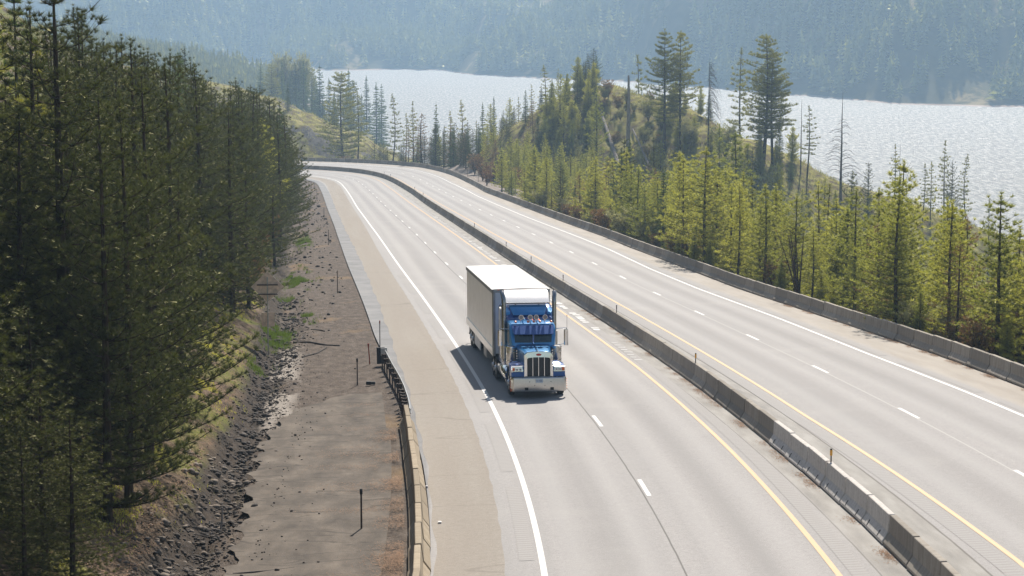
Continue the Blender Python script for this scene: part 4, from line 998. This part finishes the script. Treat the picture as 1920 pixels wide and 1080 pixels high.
    for px,ty in ((522,110),(540,108),(560,110),(574,112)):
        X,Y=px2xy(px,960);Z=max(float(gz(X,Y)[0]),WATER);plant('bush_p0',X,Y,Z,zsight(ty,Y)-Z,'pale leafless tree glowing behind the conifers of the wooded point','pale trees on the wooded point',fat=.45)
def far_forest():
    q=np.random.RandomState(31)
    def batch(name,X,Y,Z,h):
        n=len(X)
        # a ragged conifer: 7 tiers of 6 drooping boughs + a stem
        T=7;B=6;Vs=[];At=[]
        at=q.uniform(0,1,n)
        for t in range(T):
            u=t/(T-1);z0=.12+.8*u;rad=(.17*(1-u)**.8+.018)
            a=q.uniform(0,6.28,(n,B));rr=rad*q.uniform(.6,1.3,(n,B));w=.55*rr+.012
            cx=np.cos(a);cy=np.sin(a);top=z0+.13;zb=z0-.03*q.uniform(0,1,(n,B))
            A=np.stack([0*a,0*a,0*a+top],-1);Bp=np.stack([cx*rr-cy*w,cy*rr+cx*w,zb],-1);Cp=np.stack([cx*rr+cy*w,cy*rr-cx*w,zb+.02],-1)
            Vs.append(np.stack([A,Bp,Cp],2));At.append(np.clip(at[:,None]*.8+q.uniform(0,.2,(n,B)),0,1))
        V=np.concatenate(Vs,1);A_=np.concatenate(At,1)
        V=V*h[:,None,None,None]+np.stack([X,Y,Z],-1)[:,None,None,:]
        V=V.reshape(-1,3);tag(mesh_np(name,V,np.arange(len(V)).reshape(-1,3),MAT['far'],attr=np.repeat(A_.reshape(-1),3)),kind='stuff')
    n=34000;X=q.uniform(-640,620,n);Y=q.uniform(1330,2560,n);Z=hillz(X,Y);ys=np.interp(X,SHX,SHY);px=X/Y*F_PX+960
    g=fbm(X/40,Y/40,4,55)
    k=(Y-ys>9)&(Z>WATER+1.5)&(Z<62)&(px>-150)&(px<2080)&(g>-.12+np.where((px>1620)&(px<1800),.08,0))&(Y-ys<330)
    X,Y,Z=X[k],Y[k],Z[k];batch('far_forest',X,Y,Z-.5,q.uniform(12,26,len(X)))
    n=9000;X=q.uniform(-420,-140,n);Y=q.uniform(1180,1560,n);Z=hillz(X,Y);px=X/Y*F_PX+960
    k=(Z>WATER+1.2)&(Z<60)&(px>-100)&(fbm(X/30,Y/30,3,56)>-.2);X,Y,Z=X[k],Y[k],Z[k];batch('near_ridge_forest',X,Y,Z-.5,q.uniform(12,22,len(X)))
# ------------------------------------------------------------------ the truck
def truck():
    BLUE=NM('blue_paint');BLUE.p(Base_Color=(.008,.075,.3),Roughness=.28,Metallic=.35,Coat_Weight=1.,Coat_Roughness=.05);BLUE=BLUE.m
    LB=NM('light_blue_paint');LB.p(Base_Color=(.03,.26,.6),Roughness=.28,Metallic=.3,Coat_Weight=1.,Coat_Roughness=.05);LB=LB.m
    CH=simple('chrome',(.8,.8,.8),.12,1,20,.03);BR=simple('brushed_chrome',(.62,.6,.57),.3,1,20,.08);GL=NM('cab_glass');GL.p(Base_Color=(.006,.03,.045),Roughness=.06,Specular_IOR_Level=.8);GL=GL.m
    BK=MAT['black'];TY=simple('tyre',(.02,.02,.021),.85,0,14,.3);W=simple('trailer_white',(.82,.81,.79),.5,0,1.2,.1);WR=simple('trailer_roof_white',(.66,.66,.65),.6,0,.7,.05)
    SD=simple('trailer_side',(.9,.87,.83),.3,.7,1.5,.06,coat=.3,spec=.8);RL=simple('trailer_rail',(.35,.35,.35),.45,.6,3,.15);AM=simple('amber_lens',(.75,.16,.03),.3,0,30,.1);RM=simple('rim_metal',(.6,.6,.6),.3,.9,9,.1)
    GR=simple('grille_mesh',(.03,.03,.032),.5,.3,60,.4);LN=simple('lamp_lens',(.75,.78,.8),.12,0,20,.1,spec=.8);FR=simple('front_wall_white',(.66,.7,.74),.5,0,2,.08);GYM=simple('lamp_face_grey',(.25,.23,.24),.35,.3,20,.1)
    root=empty('semi_truck');place_curve(root,18.45,-1.64,.012)
    # aim it along the line towards the trailer's rear
    A=rp(np.array(18.45),np.array(-1.64));B=rp(np.array(41.6),np.array(-1.88));fw=Vector((B-A).tolist()).normalized();rt=fw.cross(Vector((0,0,1))).normalized();up=rt.cross(fw)
    M=Matrix((rt,fw,up)).transposed().to_4x4();M.translation=Vector((A+np.array([0,0,.012])).tolist());root.matrix_world=M
    tag(root,'blue long-nosed lorry tractor pulling a long white box trailer up the near carriageway','truck')
    def B_(a,b,name,mat,par=root,bev=.0,seg=2):return MB().box(a,b).build(name,mat,par,bevel=bev,seg=seg,smooth=bev>0)
    # --- trailer
    tv0,tv1=7.45,23.15;hw=1.3;z0,z1=1.02,4.10
    body=B_((-hw,tv0,z0+.3),(hw,tv1,z1-.03),'trailer_body',SD)
    for sx in(-1,1):
        e=MB();y=tv0+.35
        while y<tv1-.2:
            e.box((min(sx*hw,sx*(hw+.007)),y,z0+.36),(max(sx*hw,sx*(hw+.007)),y+.09,z1-.2));y+=.31
        e.build('side_panel',SD,body)
    e=MB()
    for sx in(-1,1):e.box((min(sx*(hw-.02),sx*(hw+.05)),tv0,z1-.19),(max(sx*(hw-.02),sx*(hw+.05)),tv1,z1))
    e.build('top_rail',RL,body,bevel=.01)
    e=MB()
    for sx in(-1,1):e.box((min(sx*(hw-.05),sx*(hw+.045)),tv0+.02,z0),(max(sx*(hw-.05),sx*(hw+.045)),tv1,z0+.36))
    e.build('bottom_rail',SD,body,bevel=.01)
    e=MB()
    nx=1;secs=[]
    for v in np.arange(tv0,tv1+.01,.1):
        wv=.012*math.sin(v*6.0)*(1 if int(v*10)%7 else .2);secs.append([(-hw,v,z1-.02),(-hw*.97,v,z1+.012+wv*.3),(0,v,z1+.03+wv),(hw*.97,v,z1+.012+wv*.3),(hw,v,z1-.02)])
    e.loft(secs,closed=False);o=e.build('roof',WR,body,smooth=True)
    B_((-hw+.06,tv0-.03,z0+.1),(hw-.06,tv0+.01,z1-.12),'front_wall',FR,body,.01)
    for sx in(-1,1):
        MB().tube([(sx*(hw-.04),tv0+.02,z0),(sx*(hw-.04),tv0+.02,z1)],.085,10).build('corner_post',RL,body,smooth=True)
    B_((-hw,tv0-.04,z1-.15),(hw,tv0+.02,z1),'header_rail',RL,body,.01)
    for i in range(8):
        u=-1.05+i*.3;B_((u-.05,tv0-.06,z1-.045),(u+.05,tv0-.035,z1-.0),'marker_light',AM,body,.008)
    c=bpy.data.curves.new('logo','FONT');c.body='Wabash';c.size=.27;c.shear=.3;c.extrude=.004;c.align_x='CENTER';c.materials.append(BK)
    o=bpy.data.objects.new('maker_lettering',c);COL.objects.link(o);dg=bpy.context.evaluated_depsgraph_get();me=bpy.data.meshes.new_from_object(o.evaluated_get(dg));COL.objects.unlink(o);bpy.data.objects.remove(o)
    o=bpy.data.objects.new('maker_lettering',me);link(o,body);o.location=(-.05,tv0-.036,z1-.45);o.rotation_euler=(R(90),0,0)
    B_((-.5,tv0+.5,z0-.12),(.5,tv1-.3,z0),'frame_rail',BK)
    B_((-1.27,15.2,.42),(-1.22,18.6,z0),'side_skirt',W,root,.01);B_((1.22,15.2,.42),(1.27,18.6,z0),'side_skirt',W,root,.01)
    for sx in(-1,1):
        e=MB();e.box((sx*.85-.07,10.6,.25),(sx*.85+.07,10.75,z0));e.box((sx*.85-.14,10.5,.2),(sx*.85+.14,10.85,.25));e.build('landing_leg',RL,root,bevel=.01)
    e=MB()
    for sx in(-1,1):e.tube([(sx*1.15,tv1-.05,z0+.05),(sx*1.15,tv1+.02,.62),(sx*1.15,tv1+.02,.5)],.035,8)
    e.box((-1.2,tv1-.03,.44),(1.2,tv1+.06,.54));e.build('rear_guard',RL,root,bevel=.006)
    B_((-1.26,11.6,.45),(-.7,13.2,.98),'storage_box',RL,root,.02)
    # --- wheels
    def tyre(u0,u1,v,rad=.52,name='wheel'):
        w=bpy.data.objects.new(name,None);link(w,root);w.location=((u0+u1)/2,v,rad);hwid=abs(u1-u0)/2
        prof=[(-hwid,rad*.62),(-hwid,rad*.93),(-hwid+.04,rad),(hwid-.04,rad),(hwid,rad*.93),(hwid,rad*.62)]
        n=32;secs=[[(x,math.cos(k*2*math.pi/n)*r_,math.sin(k*2*math.pi/n)*r_) for x,r_ in prof] for k in range(n)]
        e=MB();m=len(prof);vs=[p for s_ in secs for p in s_];fs=[]
        for k in range(n):
            for j in range(m-1):fs.append((k*m+j,k*m+j+1,((k+1)%n)*m+j+1,((k+1)%n)*m+j))
        e.add(vs,fs);e.build('tyre',TY,w,smooth=True)
        e=MB();sg=1 if u0+u1>0 else -1
        e.tube([(-hwid*.9,0,0),(hwid*.9,0,0)],rad*.62,24);e.tube([(sg*hwid*.5,0,0),(sg*(hwid+.06),0,0)],[.16,.12],14);e.build('rim',RM,w,smooth=True)
    for v in (20.0,21.25,6.95,8.2):
        for sx in(-1,1):
            tyre(sx*.98,sx*1.24,v,.52);tyre(sx*.66,sx*.92,v,.52)
    for sx in(-1,1):tyre(sx*.93,sx*1.19,1.35,.53,'steer_wheel')
    for v in(19.3,):
        for sx in(-1,1):B_((sx*.95-.3,v-.01,.15),(sx*.95+.3,v+.01,.95),'mud_flap',BK)
    # --- tractor: frame, fenders, hood
    B_((-.45,.3,.55),(.45,9.0,.85),'chassis',BK)
    def sec(v,w,zb,zt,rc,n=6):
        pts=[(-w,v,zb)]
        for k in range(n+1):
            a=math.pi-k*math.pi/2/n;pts.append((-w+rc+rc*math.cos(a),v,zt-rc+rc*math.sin(a)))
        for k in range(n+1):
            a=math.pi/2-k*math.pi/2/n;pts.append((w-rc+rc*math.cos(a),v,zt-rc+rc*math.sin(a)))
        pts.append((w,v,zb));return pts
    hood=MB().loft([sec(.34,.56,.9,1.84,.14),sec(.6,.58,.9,1.92,.16),sec(1.2,.64,.9,1.98,.18),sec(2.0,.76,.9,2.06,.2),sec(2.45,.84,.9,2.12,.2)]).build('hood',LB,root,smooth=True)
    MB().tube([(0,.36,1.86),(0,.5,1.97),(0,1.0,2.01),(0,2.35,2.14)],[.02,.02,.018,.018],8).build('hood_spine',CH,hood,smooth=True)
    e=MB();e.tube([(0,.34,1.86),(0,.3,1.94),(0,.42,2.03)],[.03,.025,.008],8);e.build('hood_ornament',CH,hood,smooth=True)
    for sx in(-1,1):
        secs=[]
        for k in range(15):
            a=math.pi*(k/14);v=1.35-math.cos(a)*.82;z=.62+math.sin(a)*.78+.02
            if k<5:z=max(z,.93+.09*k*.6)
            secs.append([(sx*.55,v,z-.03),(sx*.55,v,z+.04),(sx*.95,v,z+.05),(sx*1.18,v,z-.03),(sx*1.21,v,z-.16),(sx*1.17,v,z-.16),(sx*.95,v,z)])
        MB().loft(secs).build('fender',BLUE,root,smooth=True)
        # nose of the fender around the lamp
        MB().loft([[(sx*.55,.3,.9),(sx*1.16,.36,.9),(sx*1.16,.4,1.16),(sx*.55,.36,1.2)],[(sx*.55,.62,.86),(sx*1.21,.7,.86),(sx*1.2,.74,1.3),(sx*.55,.62,1.36)]]).build('fender_nose',BLUE,root,bevel=.03)
        hl=MB().loft([[(sx*.66,.27,1.13),(sx*1.12,.33,1.11),(sx*1.14,.35,1.31),(sx*.68,.29,1.34)],[(sx*.62,.34,1.1),(sx*1.17,.42,1.08),(sx*1.18,.46,1.36),(sx*.64,.38,1.39)],[(sx*.68,.7,1.14),(sx*1.14,.78,1.12),(sx*1.14,.78,1.34),(sx*.68,.72,1.37)]]).build('headlight',CH,root,bevel=.02,smooth=True)
        for uu in(.78,.93):
            o=MB().tube([(sx*uu,.235,1.22),(sx*uu,.30,1.22)],[.062,.07],14).build('lens',LN,hl,smooth=True)
            MB().tube([(sx*uu,.228,1.22),(sx*uu,.24,1.22)],.032,10).build('bulb',GYM,hl)
        B_((min(sx*1.02,sx*1.13),.275,1.15),(max(sx*1.02,sx*1.13),.34,1.29),'turn_signal',AM,hl,.015)
    # grille
    gs=MB();outer=[(-.62,.84),(-.62,1.84),(-.5,1.95),(-.2,1.985),(.2,1.985),(.5,1.95),(.62,1.84),(.62,.84)];inner=[(-.5,.93),(-.5,1.68),(-.45,1.73),(-.2,1.75),(.2,1.75),(.45,1.73),(.5,1.68),(.5,.93)]
    vs=[(x,.17,z) for x,z in outer]+[(x,.15,z) for x,z in inner]+[(x,.36,z) for x,z in outer]+[(x,.3,z) for x,z in inner];fs=[]
    for k in range(8):
        k2=(k+1)%8;fs+=[(k,k2,8+k2,8+k),(16+k,16+k2,k2,k),(8+k,8+k2,24+k2,24+k)]
    gs.add(vs,fs);g=gs.build('grille_surround',CH,root,bevel=.012,smooth=True)
    B_((-.5,.24,.93),(.5,.28,1.75),'grille_mesh',GR,g)
    for u in(-.25,0,.25):B_((u-.013,.2,.93),(u+.013,.24,1.745),'grille_bar',CH,g,.004)
    e=MB();n=18;e.loft([[(.115*math.cos(k*2*math.pi/n),v,1.865+.05*math.sin(k*2*math.pi/n)) for k in range(n)] for v in(.13,.17)]);e.build('emblem',simple('emblem_red',(.5,.03,.03),.3),g,smooth=True)
    # bumper
    secs=[]
    for u,v in((-1.2,.42),(-1.19,.2),(-1.1,.05),(-.6,.0),(0,-.02),(.6,.0),(1.1,.05),(1.19,.2),(1.2,.42)):
        secs.append([(u,v,.30),(u,v-.02,.36),(u,v-.03,.62),(u,v-.01,.86),(u,v+.03,.90),(u,v+.06,.9),(u,v+.06,.30)])
    bp=MB().loft(secs).build('bumper',BR,root,smooth=True)
    for u in(-.55,.55):B_((u-.075,-.05,.36),(u+.075,.03,.47),'tow_hole',BK,bp)  # black blocks, no opening: the hole's inner shade is put in as colour
    for u,z in((-.42,.72),(.5,.72),(-.2,.56),(.24,.56)):MB().tube([(u,-.06,z),(u,-.03,z)],.018,8).build('bolt',BK,bp)
    pl=B_((-.155,-.075,.68),(.155,-.055,.84),'licence_plate',simple('plate_pale',(.55,.62,.7),.5),bp,.004)
    c=bpy.data.curves.new('pl','FONT');c.body='14 7281';c.size=.085;c.extrude=.001;c.align_x='CENTER';c.align_y='CENTER'
    o=bpy.data.objects.new('plate_number',c);COL.objects.link(o);dg=bpy.context.evaluated_depsgraph_get();me=bpy.data.meshes.new_from_object(o.evaluated_get(dg));COL.objects.unlink(o);bpy.data.objects.remove(o)
    me.materials.clear();me.materials.append(simple('plate_ink',(.05,.07,.2),.6));o=bpy.data.objects.new('plate_number',me);link(o,pl);o.location=(0,-.078,.755);o.rotation_euler=(R(90),0,0)
    for sx in(-1,1):
        for k in range(5):MB().tube([(sx*1.2,.3,.4+k*.1),(sx*1.24,.3,.4+k*.1)],.025,8).build('side_marker',AM,bp)
    # cab
    cab=MB().loft([sec(2.3,.93,.95,2.1,.08),sec(2.45,1.0,.95,2.62,.1),sec(2.72,1.02,.95,2.95,.14),sec(3.2,1.03,.95,3.02,.16),sec(4.1,1.03,.95,3.0,.16)]).build('cab',LB,root,smooth=True)
    for sx in(-1,1):
        MB().loft([[(sx*.03,2.262,2.17),(sx*.8,2.29,2.17),(sx*.84,2.4,2.62),(sx*.03,2.37,2.62)],[(sx*.03,2.38,2.17),(sx*.8,2.41,2.17),(sx*.84,2.52,2.66),(sx*.03,2.5,2.66)]]).build('windscreen',GL,cab)
        B_((min(sx*1.02,sx*1.045),2.75,2.1),(max(sx*1.02,sx*1.045),3.7,2.75),'side_window',GL,cab,.01)
        B_((min(sx*1.03,sx*1.07),2.9,1.75),(max(sx*1.03,sx*1.07),3.1,1.8),'door_handle',CH,cab,.008)
    B_((-.035,2.22,2.1),(.035,2.36,2.66),'centre_pillar',BLUE,cab,.01)
    MB().loft([[(-.87,2.1,2.56),(0,2.02,2.56),(.87,2.1,2.56),(.87,2.12,2.535),(0,2.04,2.535),(-.87,2.12,2.535)],[(-.93,2.52,2.9),(0,2.46,2.9),(.93,2.52,2.9),(.93,2.52,2.87),(0,2.47,2.87),(-.93,2.52,2.87)]]).build('sun_visor',BLUE,cab,smooth=True)
    for u in(-.75,-.2,.06,.33,.82):
        MB().tube([(u,2.62,3.06),(u,2.5,3.06),(u,2.44,3.05)],[.05,.055,.02],10).build('cab_marker',AM,cab,smooth=True)
    for u in(-.5,-.1,.17,.56):
        h_=MB();h_.tube([(u,2.75,3.25),(u,2.62,3.25),(u,2.58,3.25)],[.05,.11,.11],14);h_.tube([(u,2.72,3.24),(u,2.75,2.98)],.015,6)
        hh=h_.build('roof_lamp',CH,cab,smooth=True);MB().tube([(u,2.572,3.25),(u,2.585,3.25)],.095,14).build('lamp_face',GYM,hh)
    for u in(-.33,.0,.3):
        MB().tube([(u,2.75,3.12),(u,3.1,3.2),(u,3.6,3.2)],[.05,.025,.02],8).build('air_horn',CH,cab,smooth=True)
    # sleeper
    sl=MB().loft([sec(4.05,1.05,.95,3.1,.16),sec(4.25,1.1,.95,3.34,.2),sec(4.55,1.14,.95,3.56,.24),sec(5.0,1.15,.95,3.66,.26),sec(6.3,1.15,.95,3.62,.26)]).build('sleeper',BLUE,root,smooth=True)
    MB().loft([[(-.72,4.02,3.2),(.72,4.02,3.2),(.66,4.1,3.36),(-.66,4.1,3.36)],[(-.86,4.5,3.56),(.86,4.5,3.56),(.86,4.6,3.64),(-.86,4.6,3.64)]]).build('roof_panel',LB,sl,bevel=.02,smooth=True)
    for sx in(-1,1):
        MB().loft([[(sx*.82,4.12,3.24),(sx*1.0,4.12,3.2),(sx*1.0,4.16,3.32),(sx*.82,4.16,3.36)],[(sx*.9,4.45,3.48),(sx*1.1,4.45,3.4),(sx*1.1,4.5,3.46),(sx*.9,4.5,3.54)]]).build('roof_shoulder',LB,sl,bevel=.015)
        e=MB();n=24
        e.loft([[(sx*x,5.45+.42*math.cos(k*2*math.pi/n),2.75+.72*math.sin(k*2*math.pi/n)) for k in range(n)] for x in(1.14,1.19)]);e.build('side_fairing',W,sl,smooth=True)
        B_((min(sx*1.13,sx*1.165),4.6,2.0),(max(sx*1.13,sx*1.165),5.1,2.5),'sleeper_window',GL,sl,.01)
    # bright panel between the stacks
    secs=[]
    for k in range(9):
        t=k/8;v=4.5+1.05*t;z=3.72+.52*math.sin(t*1.45)
        secs.append([(-.98,v,z),(.98,v,z),(.98,v+.012,z-.03),(-.98,v+.012,z-.03)])
    dp=MB().loft(secs).build('roof_deflector',simple('deflector_silver',(.78,.77,.76),.22,.85,4,.04),root,smooth=True)
    B_((-.98,4.46,3.665),(.98,4.53,3.735),'deflector_edge',GYM,dp,.012)
    for u in(-.55,.5):MB().tube([(u,4.6,3.5),(u,4.62,3.76)],.025,6).build('deflector_strut',BK,dp)
    # exhaust stacks
    for sx in(-1,1):
        st=MB().tube([(sx*1.13,4.0,1.15),(sx*1.13,4.0,3.75),(sx*1.13,4.02,3.95),(sx*1.16,4.12,4.12),(sx*1.17,4.28,4.22)],[.1,.1,.1,.1,.1],16).build('exhaust_stack',simple('stack_metal',(.4,.38,.37),.25,.95,9,.1),root,smooth=True)
        MB().tube([(sx*1.13,4.0,1.3),(sx*1.13,4.0,2.5)],.15,16).build('heat_shield',BR,st,smooth=True)
        # air cleaner canisters beside the hood
        ac=MB();ac.tube([(sx*1.0,2.12,1.22),(sx*1.0,2.12,1.26),(sx*1.0,2.12,1.98),(sx*1.0,2.12,2.04)],[.19,.22,.22,.15],18);a=ac.build('air_cleaner',BR,root,smooth=True)
        MB().tube([(sx*1.0,2.12,1.97),(sx*1.0,2.12,2.02)],.235,18).build('canister_lid',CH,a,smooth=True)
        for zz in(1.42,1.78):MB().tube([(sx*1.0,2.12,zz),(sx*1.0,2.12,zz+.035)],.226,18).build('canister_strap',CH,a)
        # ladder-like grab rail / vents at the hood side
        e=MB()
        for k in range(6):e.box((min(sx*.76,sx*.8),1.78,1.28+k*.11),(max(sx*.76,sx*.8),1.98,1.34+k*.11))
        e.build('hood_vent',CH,hood)
        # fuel tank, steps
        tk=MB().tube([(sx*.93,2.9,.68),(sx*.93,2.98,.68),(sx*.93,6.0,.68),(sx*.93,6.08,.68)],[.27,.33,.33,.27],20).build('fuel_tank',CH,root,smooth=True)
        for v in(3.3,5.2):MB().tube([(sx*.93,v,.68),(sx*.93,v+.06,.68)],.338,20).build('tank_strap',BR,tk)
        B_((min(sx*.75,sx*1.2),2.35,.42),(max(sx*.75,sx*1.2),2.85,.5),'step',BR,root,.01);B_((min(sx*.75,sx*1.15),2.4,.78),(max(sx*.75,sx*1.15),2.85,.85),'step',BR,root,.01)
        # mirrors
        mr=MB();mr.tube([(sx*1.0,2.75,2.72),(sx*1.48,2.45,2.78),(sx*1.5,2.42,2.1),(sx*1.03,2.7,1.98)],.018,8);mr=mr.build('mirror_arm',CH,root,smooth=True)
        MB().loft([[(sx*1.46-.09,2.3,z),(sx*1.46,2.27,z),(sx*1.46+.09,2.3,z),(sx*1.46+.1,2.4,z),(sx*1.46-.1,2.4,z)] for z in(2.02,2.08,2.66,2.72)]).build('mirror_head',CH,mr,bevel=.02,smooth=True)
    MB().tube([(1.5,2.36,2.72),(1.5,2.36,3.3),(1.5,2.36,3.34)],[.008,.006,.025],6).build('antenna',BK,root)
    MB().tube([(-1.5,2.36,2.72),(-1.5,2.36,3.2)],.006,6).build('antenna',BK,root)
    B_((-.5,8.0,.9),(.5,9.2,1.04),'fifth_wheel',BK,root,.03)
    # orange reflector low on the left
    B_((-1.23,.14,.3),(-1.17,.22,.4),'corner_reflector',AM,root,.01)
# ------------------------------------------------------------------ light, air, camera
def world():
    w=bpy.data.worlds.new('World');scene.world=w;w.use_nodes=True;nt=w.node_tree;bg=nt.nodes['Background']
    sky=nt.nodes.new('ShaderNodeTexSky');sky.sky_type='NISHITA';sky.sun_disc=False
    az=10.5;el=43.5
    sky.sun_elevation=R(el);sky.sun_rotation=R(az);sky.air_density=1.3;sky.dust_density=1.2
    nt.links.new(sky.outputs[0],bg.inputs[0]);bg.inputs[1].default_value=SKY
    l=bpy.data.lights.new('sun','SUN');l.energy=SUN;l.angle=R(.53);l.color=(1,.925,.82);o=bpy.data.objects.new('sun',l);COL.objects.link(o)
    d=Vector((math.sin(R(az))*math.cos(R(el)),math.cos(R(az))*math.cos(R(el)),math.sin(R(el))))
    o.rotation_euler=d.to_track_quat('Z','Y').to_euler();o.location=d*500
def haze():
    if not HAZE:return
    b=MB().box((-950,-25,-72),(1050,2900,70));me=b
    m=bpy.data.materials.new('haze_air');m.use_nodes=True;nt=m.node_tree;nt.nodes.remove(nt.nodes['Principled BSDF'])
    v=nt.nodes.new('ShaderNodeVolumePrincipled');v.inputs['Color'].default_value=(.5,.73,1,1);v.inputs['Density'].default_value=HAZE;v.inputs['Anisotropy'].default_value=.45
    nt.links.new(v.outputs[0],nt.nodes['Material Output'].inputs['Volume'])
    o=b.build('haze',m);tag(o,kind='stuff')
def camera():
    c=bpy.data.cameras.new('camera');o=bpy.data.objects.new('camera',c);COL.objects.link(o);c.sensor_width=36;c.lens=F_PX/1920*36
    o.location=(0,0,CAM_H);o.rotation_euler=(math.pi/2-TH,0,0);c.clip_start=.5;c.clip_end=8000;scene.camera=o
SUN=5;SKY=.068;HAZE=.00024;EXPO=.45
land();lake_and_hills();barriers();guardrail();posts();clutter();truck()
tree_protos();forest();far_forest()
world();haze();camera()
scene.view_settings.view_transform='Standard';scene.view_settings.look='None';scene.view_settings.exposure=EXPO;scene.view_settings.gamma=1
cy=scene.cycles if hasattr(scene,'cycles') else None
scene.render.engine='CYCLES';cy=scene.cycles
cy.use_denoising=True;cy.denoiser='OPENIMAGEDENOISE'
cy.max_bounces=6;cy.diffuse_bounces=4;cy.glossy_bounces=3;cy.transmission_bounces=4;cy.volume_bounces=1;cy.transparent_max_bounces=8
cy.sample_clamp_indirect=6;cy.use_adaptive_sampling=True;cy.adaptive_threshold=.015;cy.volume_step_rate=5
